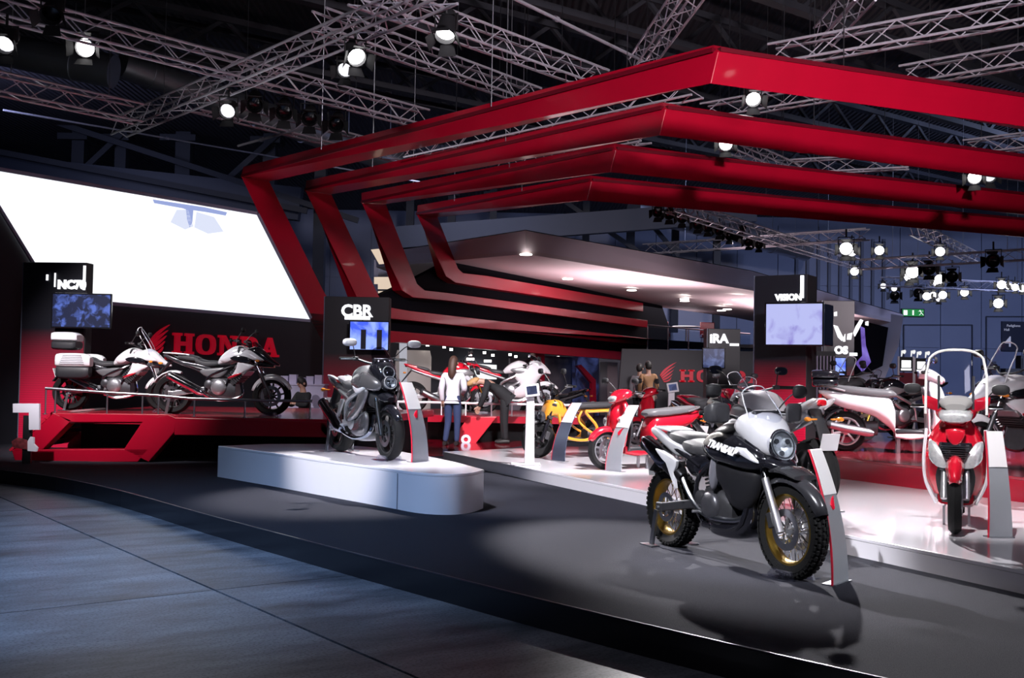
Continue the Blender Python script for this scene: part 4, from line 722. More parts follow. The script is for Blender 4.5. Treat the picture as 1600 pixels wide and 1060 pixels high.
def handlebar(root, c, w=.39, rise=.06, back=.12, m_=DARK, guard=None, levers=ALLOYS, mirrors=None, gripm=None):
    c = V(*c); pts = smooth_pts([c+V(-back, -w, rise), c+V(-back*.75, -w*.62, rise), c+V(-.01, -w*.25, 0), c, c+V(-.01, w*.25, 0), c+V(-back*.75, w*.62, rise), c+V(-back, w, rise)], 4)
    m = MB(); m.tube(pts, .012, 8); hb = m.build('handlebar', m_, root)
    for s in (-1, 1):
        e = c+V(-back, s*w, rise); i_ = c+V(-back*.78, s*w*.66, rise); m = MB(); m.tube([i_, e, e+V(-.005, s*.015, 0)], [.018, .018, .015], 10); m.build('grip', gripm or RUB, hb)
        m = MB(); m.tube(smooth_pts([i_+V(.03, -s*.02, 0), i_+V(.075, s*.04, -.005), e+V(.06, -s*.01, -.005), e+V(.055, s*.02, -.005)], 3), .006, 6); m.build('lever', levers, hb)
        m = MB(); m.box(i_+V(.01, -s*.03, .0), (.05, .06, .045)); m.build('switch_cluster', DARK, hb, bevel=.008)
        if guard:
            g = MB(); k = guard; g.hull([(e.x+.055, e.z-.005, .012, .05, e.y+s*.005), (e.x+.10, e.z+.0, .05*k, .07*k, e.y-s*.03), (e.x+.135, e.z+.005, .075*k, .075*k, e.y-s*.07), (e.x+.155, e.z, .06*k, .055*k, e.y-s*.08)], 14, 3, 4.5); g.build('hand_guard', mat('guard_plastic', (.045, .045, .052), .38), hb)
        if mirrors:
            mo = mirrors; b0 = i_+V(.02, -s*.02, .02); tip = V(c.x+mo[0], s*mo[1], c.z+mo[2]); m = MB(); m.tube(smooth_pts([b0, b0.lerp(tip, .5)+V(.02, 0, .04), tip], 3), .006, 6); st_ = m.build('mirror_stem', DARK, root)
            hw, hh_ = mo[3], mo[4]; m = MB(); m.hull([(tip.x+.035, tip.z, hw*.45, hh_*.5, tip.y), (tip.x+.02, tip.z, hw*.9, hh_*.9, tip.y), (tip.x-.005, tip.z, hw, hh_, tip.y)], 16, 3, 2.6); m.build('mirror_head', mo[5] if len(mo) > 5 else DARK, st_)
            m = MB(); m.hull([(tip.x-.006, tip.z, hw*.9, hh_*.88, tip.y), (tip.x-.009, tip.z, hw*.88, hh_*.86, tip.y)], 16, 1, 2.6); m.build('mirror_glass', CHROME, st_)
    return hb
def windscreen(root, x0, z0, x1, z1, w0, w1, m_, bow=.10, curve=.03, rimm=None, rr=.006, e=3., name='windscreen'):
    def fn(u, v):
        s = -1+2*u; ww = w0+(w1-w0)*v; top = (1-abs(s)**e)**(1/e) if abs(s) < 1 else 0
        vv = v*(.62+.38*top); w_ = w0+(w1-w0)*vv
        return V(x0+(x1-x0)*vv+curve*math.sin(pi*vv)-bow*s*s, s*w_, z0+(z1-z0)*vv-bow*.25*s*s)
    m = MB(); m.grid(fn, 18, 10); o = m.build(name, m_, root)
    if rimm:
        P = [fn(0, j/10) for j in range(10)]+[fn(i/18, 1) for i in range(19)]+[fn(1, j/10) for j in range(9, -1, -1)]
        m = MB(); m.tube(P, rr, 6); m.build('screen_rim', rimm, o)
    return o
def headlight(root, c, r, tilt, m_ring=CHROME, sx=1., sz=1.):
    ax = V(math.cos(R(tilt)), 0, math.sin(R(tilt))); m = MB(); m.lathe([(r*.85, -.06), (r, -.03), (r*1.04, 0), (r*.97, .008), (r*.95, 0)], c, ax, 24); o = m.build('headlight', m_ring, root)
    m = MB(); m.lathe([(0, -.05), (r*.3, -.045), (r*.7, -.025), (r*.95, 0)], c, ax, 20)
    for i in range(3): a = 2*pi*i/3+.5; m.lathe([(0, .005), (r*.2, .0), (r*.3, -.03)], V(*c)+ax*(-.02)+V(0, math.cos(a)*r*.5, math.sin(a)*r*.5), ax, 10)
    m.build('reflector', LAMPG, o); m = MB()
    for i in range(3): a = 2*pi*i/3+.5; m.lathe([(0, .004), (r*.16, .004), (r*.17, -.01)], V(*c)+ax*(-.008)+V(0, math.cos(a)*r*.5, math.sin(a)*r*.5), ax, 10)
    m.lathe([(r*.78, .002), (r*.84, .004), (r*.9, .002)], c, ax, 20); m.build('lamp_insert', DARK, o); m = MB(); m.lathe([(0, .022), (r*.5, .016), (r*.97, 0)], c, ax, 20); m.build('lamp_glass', GLS, o); return o
def lamp_panel(root, name, pts_y, m_, parent_m=None):
    pass
def engine(root, x=.02, z=.43, s=1., v=1, m1=ENG, m2=ENGS):
    m = MB(); m.hull([(x-.24*s, z-.02, .10*s, .10*s), (x-.12*s, z, .15*s, .15*s), (x+.05*s, z-.03, .16*s, .16*s), (x+.2*s, z-.06, .13*s, .11*s)], 16, 3, 4); e = m.build('crankcase', m1, root)
    for sg in (-1, 1):
        m = MB(); m.lathe([(0, .035), (.06*s, .035), (.095*s, .02), (.11*s, 0), (.11*s, -.03)], (x-.03*s, sg*.165*s, z+.0), (0, sg, 0), 20); m.build('clutch_cover' if sg < 0 else 'generator_cover', m2, e)
        m = MB(); m.lathe([(0, .025), (.04*s, .025), (.06*s, .01), (.065*s, -.02)], (x-.17*s, sg*.155*s, z+.04), (0, sg, 0), 16); m.build('side_cover', m1, e)
    cyl = [(x+.14*s, z+.1*s, 38), (x-.06*s, z+.13*s, -18)] if v else [(x+.14*s, z+.09*s, 42)]
    for cx, cz, an in cyl:
        m = MB(); E = Euler((0, R(an), 0)); ax = V(math.sin(R(an)), 0, math.cos(R(an)))
        for i in range(6): m.box(V(cx, 0, cz)+ax*(.02+i*.03)*s, (.17*s, (.24 if v else .36)*s, .014*s), E)
        m.box(V(cx, 0, cz)+ax*.08*s, (.13*s, (.19 if v else .31)*s, .2*s), E); c = m.build('cylinder', m1, e, smooth=False)
        m = MB(); m.box(V(cx, 0, cz)+ax*.22*s, (.18*s, (.23 if v else .38)*s, .09*s), E); m.build('cylinder_head', m2, c, bevel=.015)
    return e
def muffler(root, pts, r, y, m_=STEEL, cap=DARK, shield=None):
    P = [V(p[0], y, p[1]) for p in pts]; m = MB(); d = (P[-1]-P[0]).normalized(); m.tube(P, [r*.6]+[r]*(len(P)-2)+[r*.9], 14); o = m.build('silencer', m_, root)
    m = MB(); m.lathe([(r*.45, -.03), (r*.95, -.03), (r*1.0, 0), (r*.75, .025), (r*.45, .02), (r*.4, -.03)], P[-1], d, 14); m.build('end_cap', cap, o); return o
def pipe(root, pts, r=.02, m_=STEEL, name='exhaust_pipe'):
    m = MB(); m.tube(smooth_pts(pts, 4), r, 8); return m.build(name, m_, root)
def swingarm(root, piv, ax, m_=ALLOYS, w=.12, h=.07):
    for s in (-1, 1): m = MB(); m.bar((piv[0], s*w*.9, piv[1]), (ax[0], s*w, ax[1]), .035, h); m.box((ax[0], s*w, ax[1]), (.09, .045, h*1.15)); m.build('swingarm', m_, root, bevel=.01, smooth=False)
    m = MB(); m.tube([(ax[0], -w-.04, ax[1]), (ax[0], w+.04, ax[1])], .014, 8); m.build('axle', STEEL, root)
def rear_stand(root, x, z):
    for s in (-1, 1): m = MB(); m.bar((x, s*.16, z-.02), (x-.05, s*.17, .012), .02, .04); m.box((x-.05, s*.19, .006), (.18, .08, .012)); m.build('stand_leg', STEEL, root, smooth=False)
def front_block(root, x):
    m = MB()
    for s in (-1, 1): m.prism([(x-.16, s*.075, .001), (x+.14, s*.075, .001), (x+.10, s*.075, .06), (x-.10, s*.075, .06)], (0, s*.02, 0)); m.box((x-.02, s*.12, .006), (.26, .08, .01))
    m.build('wheel_chock', glass('acrylic', (.9, .9, .95), .25, .1), root, smooth=False)
def pegs(root, x, z):
    for s in (-1, 1): m = MB(); m.tube([(x, s*.14, z), (x-.01, s*.24, z+.005)], .012, 8); m.bar((x, s*.14, z), (x-.06, s*.15, z+.10), .012, .05); m.build('footpeg', ALLOYS, root)
def frame_tubes(root, paths, r=.018, m_=BPAINT):
    for s in (-1, 1):
        m = MB()
        for P in paths: m.tube(smooth_pts([(p[0], s*p[1], p[2]) for p in P], 3), r, 8)
        m.build('frame_rail', m_, root)
def seat(root, st, m_, name='seat'): m = MB(); m.hull(st, 18, 4, 3.0); return m.build(name, m_, root)
def tail_lamp(root, x, z, w=.06): m = MB(); m.hull([(x+.03, z, w, .03), (x, z, w, .028), (x-.015, z, w*.7, .018)], 12, 2, 3); m.build('tail_lamp', LAMPR, root)
def plate_holder(root, a, b_, pm=PLATE):
    m = MB(); m.hull([(a[0], a[1], .07, .03), ((a[0]+b_[0])/2, (a[1]+b_[1])/2, .06, .025), (b_[0], b_[1], .08, .015)], 12, 3, 3); o = m.build('rear_mudguard', DARK, root)
    m = MB(); m.box((b_[0]-.012, 0, b_[1]+.03), (.008, .17, .15), Euler((0, R(-18), 0))); m.build('number_plate', pm, o, smooth=False)
def indicators(root, spots):
    for x, y, z in spots:
        for s in (-1, 1): m = MB(); m.tube([(x, s*(y-.07), z), (x, s*y, z)], [.008, .010], 6); m.hull([(x-.03, z, .02, .012, s*(y+.02)), (x, z, .03, .022, s*(y+.02)), (x+.03, z, .018, .010, s*(y+.02))], 10, 2, 2.4); m.build('indicator', LAMPO, root)
def place(root, rear, front, z):     # stand the bike on its wheels between two ground points
    c = (rear+front)/2; h = front-rear; root.location = (c.x, c.y, z); root.rotation_euler = (0, 0, math.atan2(h.y, h.x)); return root
def side(root, name, pts, y0, bulge, m_, **kw):
    for s in (-1, 1): m = MB(); m.pillow(pts, y0, bulge, s, **kw); m.build(name, m_, root, angle=60)
def bag(root, name, c, sz, m_, base=DARK):
    x, y, z = c; m = MB(); m.hull([(x-sz[0]/2, z+sz[2]*.22, sz[1]*.42, sz[2]*.22, y), (x-sz[0]*.38, z+sz[2]*.24, sz[1]*.5, sz[2]*.27, y), (x+sz[0]*.3, z+sz[2]*.24, sz[1]*.5, sz[2]*.27, y), (x+sz[0]/2, z+sz[2]*.18, sz[1]*.4, sz[2]*.18, y)], 18, 3, 4); o = m.build(name, m_, root)
    m = MB(); m.hull([(x-sz[0]*.47, z-sz[2]*.2, sz[1]*.42, sz[2]*.2, y), (x-sz[0]*.36, z-sz[2]*.24, sz[1]*.5, sz[2]*.25, y), (x+sz[0]*.3, z-sz[2]*.24, sz[1]*.5, sz[2]*.25, y), (x+sz[0]*.47, z-sz[2]*.2, sz[1]*.42, sz[2]*.18, y)], 18, 3, 4); m.build('case_base', base, o); return o

# ------------------------------------------------------------------ black and silver adventure bike (foreground)
def adventure(label, body=SILV, flank=BPAINT, tankm=None, rimm=GOLD, seatm=SEATG, style='wire', letters=None, top_case=None, guard=1., group=None, knob=1):
    t = thing('motorcycle', (0, 0, 0), 0, label, 'motorcycle', group); tankm = tankm or body
    xf, xr, Rf, Rr = .765, -.75, .335, .318
    wheel(t, 'front_wheel', xf, Rf, .105, .245, style, rimm, discR=.145, knob=knob, n=40); wheel(t, 'rear_wheel', xr, Rr, .135, .228, style, rimm, (-1,), .12, knob=knob, n=40)
    fork(t, xf, Rf, (.43, 0, 1.02), .105, ALLOYS, CHROME); swingarm(t, (-.16, .42), (xr, Rr), ENG)
    engine(t, .04, .42, 1.0, 1, ENG, mat('engine_dark_cover', (.10, .10, .115), .35, metal=.6)); frame_tubes(t, [[(.40, .05, .92), (.20, .16, .80), (-.10, .17, .66), (-.20, .15, .42), (-.12, .13, .28)], [(-.12, .16, .70), (-.45, .14, .80), (-.80, .10, .86)], [(.40, .05, .82), (.42, .12, .50), (.30, .13, .28), (-.12, .13, .26)]], .02)
    fender(t, 'front_mudguard', xf, Rf, Rf+.055, .085, 22, 172, DPAINT, .06); m = MB()
    m.hull([(xf-.14, Rf+.40, .10, .025), (xf, Rf+.41, .12, .03), (xf+.14, Rf+.37, .10, .018)], 14, 3); m.build('mudguard_crown', DPAINT, t)
    m = MB(); m.hull([(-.14, .30, .10, .06), (.0, .265, .15, .07), (.2, .27, .15, .08), (.36, .33, .13, .10), (.44, .46, .11, .10), (.45, .56, .09, .05)], 18, 3, 3.5); m.build('skid_plate', BPAINT, t)
    m = MB(); m.hull([(.36, .60, .16, .10), (.42, .62, .17, .11), (.46, .62, .15, .10)], 14, 2, 5); m.build('radiator', DARK, t)
    m = MB(); m.hull([(-.11, .83, .10, .03), (-.05, .86, .16, .09), (.08, .90, .205, .13), (.22, .925, .215, .14), (.34, .92, .19, .12), (.42, .90, .15, .08)], 22, 4, 2.8); tk = m.build('fuel_tank', tankm, t); m = MB(); m.hull([(-.03, .935, .06, .02), (.06, 1.0, .10, .05), (.20, 1.045, .12, .05), (.34, 1.03, .12, .04), (.44, .99, .10, .03)], 16, 3, 2.6); m.build('tank_top_cover', body, tk)
    m = MB(); m.lathe([(0, .012), (.045, .010), (.05, 0), (.05, -.02)], (.20, 0, 1.066), (0, 0, 1), 16); m.build('filler_cap', DARK, tk)
    tp_ = lambda x, z: -.18*max(0, x-.36)-.35*max(0, z-.93)
    side(t, 'side_fairing', [(-.06, .86), (.03, .965), (.16, 1.005), (.30, .985), (.46, .93), (.58, .865), (.63, .80), (.60, .745), (.50, .725), (.34, .74), (.16, .76), (.04, .78)], .175, .07, flank, k=3, cen=(.28, .86), taper=tp_)
    side(t, 'radiator_shroud', [(.04, .77), (.20, .765), (.36, .745), (.54, .73), (.53, .60), (.47, .48), (.38, .42), (.25, .46), (.15, .58), (.07, .66)], .150, .05, mat('shroud_black', (.013, .013, .016), .4), k=3, cen=(.32, .62), taper=lambda x, z: -.22*max(0, x-.34)-.08*max(0, .6-z))
    side(t, 'fairing_blade', [(.04, .66), (.09, .82), (.125, .66), (.08, .54)], .190, .02, mat('fairing_grey', (.16, .16, .19), .25, coat=.5), k=3)
    if letters: side(t, 'pinstripe', [(.06, .845), (.30, .815), (.50, .775), (.50, .768), (.30, .806), (.06, .836)], .222, .012, body, k=1, cen=(.28, .81), taper=tp_)
    side(t, 'fairing_trim', [(.34, .90), (.50, .885), (.60, .80), (.58, .785), (.46, .83), (.36, .87)], .215, .03, body, k=2, taper=tp_)
    side(t, 'tank_badge', [(.02, .89), (.07, .955), (.19, .985), (.27, .955), (.20, .90), (.09, .875)], .225, .012, mat('badge_grey', (.38, .36, .34), .3, metal=.6), k=3, lean=-.28)
    if letters:
        for s in (-1, 1): text_mesh(letters, .074, .004, mat('decal_white', (.85, .85, .88), .3), 'tank_lettering', t, frame_mtx((.285, s*.256, .872), (-s*.97, 0, s*.16), (0, -s*.30, 1)), shear=.25, bold=.004)
    m = MB(); m.hull([(.22, 1.01, .10, .04), (.31, 1.035, .165, .085), (.42, 1.02, .185, .13), (.52, .975, .168, .145), (.585, .94, .135, .12), (.615, .925, .105, .10)], 22, 4, 2.5); m.build('front_cowl', body, t)
    m = MB(); m.hull([(.40, .83, .15, .05), (.54, .80, .16, .06), (.66, .775, .12, .045), (.74, .755, .06, .02)], 18, 3, 2.6); m.build('cowl_chin', BPAINT, t)
    headlight(t, (.66, 0, .915), .112, 14); side(t, 'cowl_inlay', [(.42, .97), (.56, .89), (.60, .81), (.51, .85)], .150, .03, BPAINT, k=2, taper=lambda x, z: -.2*max(0, x-.45))
    windscreen(t, .585, 1.035, .36, 1.33, .165, .125, SCRN, .10, .05, mat('screen_edge_highlight', (.75, .75, .8), .3), .0045)  # pale tube along the border stands in for the edge highlight
    m = MB(); m.box((.45, 0, 1.10), (.08, .22, .10), Euler((0, R(-30), 0))); m.build('instrument_panel', DARK, t, bevel=.02)
    handlebar(t, (.36, 0, 1.075), .40, .05, .13, DARK, guard=guard, mirrors=(.0, .385, .215, .062, .052, BLKM) if guard else (.0, .33, .2, .06, .04))
    seat(t, [(-.02, .80, .09, .03), (-.10, .815, .13, .055), (-.22, .825, .165, .065), (-.34, .84, .165, .065), (-.40, .85, .15, .05)], seatm); seat(t, [(-.33, .875, .13, .03), (-.40, .885, .15, .055), (-.54, .90, .145, .05), (-.68, .915, .11, .035)], seatm, 'pillion_seat')
    side(t, 'tail_panel', [(-.22, .78), (-.40, .84), (-.62, .89), (-.82, .965), (-.90, .955), (-.86, .91), (-.66, .82), (-.46, .75)], .125, .03, body, k=3)
    side(t, 'side_cover', [(-.02, .78), (-.20, .79), (-.36, .74), (-.26, .62), (-.08, .64)], .14, .03, BPAINT, k=3)
    m = MB(); m.hull([(-.62, .945, .12, .012), (-.78, .965, .125, .016), (-.92, .965, .09, .012)], 14, 3, 4); m.build('luggage_rack', body if not top_case else DARK, t)
    for s in (-1, 1):
        mm = muffler(t, [(-.30, .60), (-.36, .63), (-.60, .735), (-.84, .84)], .068, s*.20, mat('silencer_black', (.03, .03, .035), .3, metal=.8), DARK)
        m = MB(); m.pillow([(-.30, .73), (-.52, .80), (-.62, .815), (-.54, .755), (-.43, .70), (-.31, .52), (-.345, .64)], .262, .015, s, k=2); m.build('heat_shield', body, mm)
        m = MB(); m.pillow([(-.52, .80), (-.80, .895), (-.845, .86), (-.74, .765), (-.56, .66), (-.46, .68)], .254, .018, s, k=3); m.build('perforated_cover', mat('chrome_dark', (.35, .34, .42), .12, metal=1., noise=.8, nscale=60), mm)
    pipe(t, [(.40, -.06, .52), (.36, -.13, .36), (.0, -.17, .34), (-.20, -.18, .44), (-.32, -.20, .61)])
    tail_lamp(t, -.88, .885); plate_holder(t, (-.80, .83), (-1.0, .60)); indicators(t, [(-.90, .17, .80)]); pegs(t, -.10, .36); rear_stand(t, xr, Rr); front_block(t, xf)
    if top_case: bag(t, 'top_case', (-.84, 0, 1.14), (.42, .44, .34), top_case)
    return t
b_ = adventure('black and silver adventure bike with gold wire wheels in the foreground', tankm=DPAINT, letters='TRANSALP')
gf = gp(1243, 905, CZ); gr = gp(1045, 851, CZ); place(b_, gr, gf, CZ)
# ------------------------------------------------------------------ silver crossover bike on the white podium
def crossover(label, body=GREYP, light_=ALLOYS, group=None):
    t = thing('motorcycle', (0, 0, 0), 0, label, 'motorcycle', group); xf, xr, Rr = .735, -.73, .302
    wheel(t, 'front_wheel', xf, Rr, .12, .222, 'five', ALLOYB, discR=.15); wheel(t, 'rear_wheel', xr, .312, .178, .222, 'five', ALLOYB, (-1,), .125)
    fork(t, xf, Rr, (.44, 0, 1.0), .105, ALLOYB, CHROME); swingarm(t, (-.18, .40), (xr, .312), ALLOYS, .13, .085); engine(t, .06, .42, 1.05, 1, ENG, ENGS)
    frame_tubes(t, [[(.38, .06, .90), (.16, .17, .74), (-.14, .17, .62), (-.22, .15, .40)], [(-.12, .15, .68), (-.45, .13, .76), (-.80, .09, .84)]], .026, ALLOYS)
    fender(t, 'front_mudguard', xf, Rr, Rr+.028, .075, 30, 160, BPAINT, .07)
    m = MB(); m.hull([(-.12, .80, .09, .03), (-.04, .86, .16, .09), (.08, .91, .20, .13), (.20, .94, .20, .13), (.32, .93, .17, .10), (.40, .91, .12, .06)], 22, 4, 2.8); m.build('fuel_tank', mat('pale_grey_tank', (.20, .20, .215), .3, metal=.4, coat=.6), t)
    side(t, 'upper_fairing', [(.04, .88), (.18, .97), (.38, .99), (.56, .94), (.68, .86), (.64, .78), (.46, .78), (.30, .76), (.16, .78)], .185, .06, body, k=3, taper=lambda x, z: -.24*max(0, x-.38)-.2*max(0, z-.9))
    m = MB(); m.hull([(.36, .74, .16, .12), (.48, .72, .165, .15), (.58, .70, .12, .11), (.62, .69, .07, .06)], 16, 3, 3); m.build('inner_cowl', BLKM, t)
    side(t, 'fairing_edge', [(.16, .83), (.32, .80), (.50, .82), (.42, .76), (.26, .74)], .225, .02, SILV, k=3, taper=lambda x, z: -.2*max(0, x-.38))
    side(t, 'fairing_blade', [(.40, .80), (.30, .66), (.14, .54), (-.04, .42), (.02, .40), (.20, .46), (.38, .58), (.52, .76)], .20, .035, body, k=3, cen=(.25, .60))
    side(t, 'belly_fairing', [(-.02, .42), (.18, .46), (.36, .54), (.44, .44), (.38, .30), (.16, .24), (-.04, .28)], .15, .04, DPAINT, k=3)
    m = MB(); m.hull([(-.10, .26, .11, .05), (.1, .24, .14, .06), (.34, .30, .12, .08), (.42, .40, .09, .06)], 16, 3, 3.5); m.build('belly_pan', DPAINT, t)
    m = MB(); m.hull([(.34, 1.0, .12, .05), (.46, 1.02, .15, .10), (.56, .98, .14, .14), (.64, .92, .115, .14), (.68, .88, .09, .11)], 20, 4, 2.4); m.build('front_cowl', BPAINT, t)
    m = MB(); m.hull([(.56, .72, .10, .05), (.68, .70, .10, .06), (.77, .68, .05, .03)], 16, 3); m.build('cowl_chin', BPAINT, t)
    for zz, rr, xx in ((.99, .072, .675), (.875, .075, .725)): headlight(t, (xx, 0, zz), rr, 20, LAMPG)
    windscreen(t, .60, 1.08, .42, 1.28, .14, .10, SCRD, .09, .03)
    m = MB(); m.box((.44, 0, 1.10), (.06, .20, .10), Euler((0, R(-35), 0))); m.build('instrument_panel', DARK, t, bevel=.02)
    handlebar(t, (.34, 0, 1.09), .40, .05, .13, DARK, mirrors=(.14, .40, .23, .085, .045, SILV))
    seat(t, [(-.02, .80, .09, .03), (-.12, .80, .13, .055), (-.26, .81, .155, .06), (-.40, .845, .14, .05)], SEATB); seat(t, [(-.36, .86, .12, .03), (-.46, .875, .13, .05), (-.66, .905, .10, .035)], mat('silver_seat_vinyl', (.30, .29, .31), .4), 'pillion_seat')
    side(t, 'tail_panel', [(-.10, .74), (-.36, .80), (-.62, .85), (-.86, .93), (-.90, .90), (-.70, .80), (-.42, .70), (-.22, .62)], .115, .035, body, k=3); side(t, 'grab_handle', [(-.56, .89), (-.78, .94), (-.92, .95), (-.90, .92), (-.72, .89)], .12, .02, SILV, k=2)
    side(t, 'side_cover', [(.02, .78), (-.18, .76), (-.26, .62), (-.10, .52), (.08, .62)], .14, .03, DPAINT, k=3)
    muffler(t, [(-.22, .30), (-.30, .33), (-.58, .46), (-.86, .60)], .07, -.20, CHROME, DARK); pipe(t, [(.42, -.06, .50), (.40, -.10, .30), (.1, -.14, .22), (-.14, -.18, .26), (-.24, -.20, .31)], .026, CHROME)
    side(t, 'passenger_peg_bracket', [(-.30, .66), (-.40, .66), (-.52, .46), (-.48, .44)], .15, .01, ALLOYS, k=1); pegs(t, -.16, .36)
    tail_lamp(t, -.88, .875); plate_holder(t, (-.82, .82), (-1.02, .56)); indicators(t, [(-.92, .16, .76)]); rear_stand(t, xr, .312); front_block(t, xf); return t
b_ = crossover('silver grey crossover motorcycle on the white podium'); place(b_, gp(528, 705, PZ), gp(614, 721, PZ), PZ)
# ------------------------------------------------------------------ touring bikes on the ribbon stage
def tourer(label, body=SILV, screen=0, bags=0, group=None, seatm=SEATB):
    t = thing('motorcycle', (0, 0, 0), 0, label, 'motorcycle', group); xf, xr, Rr = .77, -.77, .305
    wheel(t, 'front_wheel', xf, Rr, .12, .222, 'ten', ALLOYB, (-1,), .16, n=28); wheel(t, 'rear_wheel', xr, .312, .16, .222, 'ten', ALLOYB, (-1,), .12, n=28)
    fork(t, xf, Rr, (.44, 0, 1.0), .10, ENG, CHROME); swingarm(t, (-.20, .40), (xr, .312), ALLOYS, .12, .08); engine(t, .02, .43, 1.1, 0, ENG, ENGS)
    frame_tubes(t, [[(.40, .05, .88), (.20, .16, .66), (.10, .17, .46)], [(.38, .06, .84), (.06, .17, .70), (-.20, .16, .56), (-.22, .15, .36)], [(-.10, .15, .66), (-.45, .13, .74), (-.78, .09, .84)]], .02)
    fender(t, 'front_mudguard', xf, Rr, Rr+.03, .075, 20, 165, body, .08); m = MB()
    m.hull([(-.06, .79, .10, .03), (.0, .84, .16, .08), (.12, .90, .20, .12), (.24, .95, .20, .12), (.36, .95, .17, .10), (.46, .92, .11, .05)], 20, 4, 2.8); m.build('fuel_tank', body, t)
    side(t, 'upper_fairing', [(.0, .84), (.12, .94), (.28, 1.02), (.46, 1.0), (.60, .92), (.70, .85), (.56, .84), (.40, .88), (.22, .86), (.10, .80)], .16, .06, body, k=3, cen=(.30, .92), taper=lambda x, z: -.3*max(0, x-.38)-.25*max(0, z-.94))
    side(t, 'fairing_insert', [(.16, .88), (.32, .92), (.50, .86), (.42, .80), (.26, .82)], .215, .015, BPAINT, k=2, taper=lambda x, z: -.25*max(0, x-.38))
    side(t, 'fairing_blade', [(.30, .86), (.42, .80), (.54, .76), (.42, .68), (.28, .60), (.14, .54), (.20, .62), (.26, .72)], .195, .03, body, k=2, cen=(.34, .71)); side(t, 'lower_blade', [(.12, .56), (.28, .60), (.36, .66), (.22, .62)], .205, .025, RPAINT, k=2)
    m = MB(); m.hull([(.40, .98, .12, .05), (.52, .97, .14, .09), (.64, .91, .12, .09), (.76, .83, .08, .05), (.88, .78, .03, .015)], 18, 4, 2.5); m.build('beak', body if screen else BPAINT, t)
    headlight(t, (.70, 0, .90), .07, 20, DARK); m = MB(); m.hull([(.50, .80, .12, .05), (.66, .78, .10, .04), (.80, .76, .05, .02)], 14, 3); m.build('cowl_chin', BPAINT, t)
    if screen: windscreen(t, .62, 1.0, .36, 1.42, .17, .15, SCRN, .08, .02, mat('screen_edge_highlight', (.75, .75, .8), .3), .007)
    else: windscreen(t, .62, 1.0, .50, 1.14, .12, .09, SCRD, .07, .02)
    handlebar(t, (.36, 0, 1.08), .40, .06, .13, DARK, mirrors=(.04, .36, .22, .075, .045, BLKM))
    seat(t, [(.0, .79, .09, .03), (-.10, .785, .14, .05), (-.26, .785, .155, .055), (-.40, .83, .14, .05)], seatm); seat(t, [(-.36, .845, .12, .03), (-.46, .86, .14, .05), (-.68, .885, .11, .035)], seatm, 'pillion_seat')
    side(t, 'tail_panel', [(-.16, .73), (-.40, .79), (-.66, .84), (-.86, .92), (-.90, .89), (-.70, .79), (-.40, .68), (-.22, .62)], .115, .03, DPAINT, k=3); side(t, 'side_cover', [(.12, .72), (-.10, .72), (-.32, .68), (-.20, .58), (.02, .58)], .15, .03, mat('side_grey', (.13, .13, .14), .3, coat=.4), k=3)
    muffler(t, [(-.24, .33), (-.30, .36), (-.52, .47), (-.78, .60)], .065, -.19, CHROME, STEEL); pipe(t, [(.30, -.06, .50), (.32, -.10, .30), (.04, -.15, .23), (-.16, -.18, .28), (-.25, -.19, .34)], .024, CHROME); fender(t, 'rear_hugger', xr, .312, .365, .08, 70, 150, body if not bags else DARK, .03)
    m = MB(); m.hull([(-.50, .915, .12, .012), (-.72, .935, .13, .014), (-.92, .945, .10, .010)], 14, 3, 4); m.build('luggage_rack', body if not bags else DARK, t)
    if bags:
        for s in (-1, 1):
            bg = bag(t, 'pannier', (-.62, s*.34, .74), (.56, .24, .42), body)
            m = MB()
            for i in range(6): m.box((-.62, s*.463, .78+i*.028), (.40-.02*i, .008, .008))
            m.build('pannier_ribs', mat('rib_grey', (.30, .30, .34), .4), bg, smooth=False)
        bag(t, 'top_case', (-.86, 0, 1.16), (.42, .44, .30), WPAINT)
    tail_lamp(t, -.90, .86); plate_holder(t, (-.82, .82), (-1.02, .60)); indicators(t, [(-.92, .16, .78), (.60, .22, .84)]); pegs(t, -.14, .36); rear_stand(t, xr, .312); front_block(t, xf); return t
def put(b_, px, Y, z, ang, sc=1.): p = dp(px, 650, Y); b_.location = (p.x, Y, z); b_.rotation_euler = (0, 0, R(ang)); b_.scale = (sc,)*3; return b_
put(tourer('white touring bike with panniers and tall windscreen on the ribbon stage', WPAINT, 1, 1), 183, 18.0, SZ, 3, .98)
put(tourer('silver crossover bike without luggage at the right of the ribbon stage', SILV, 0, 0), 347, 17.15, SZ, -3, 1.02)
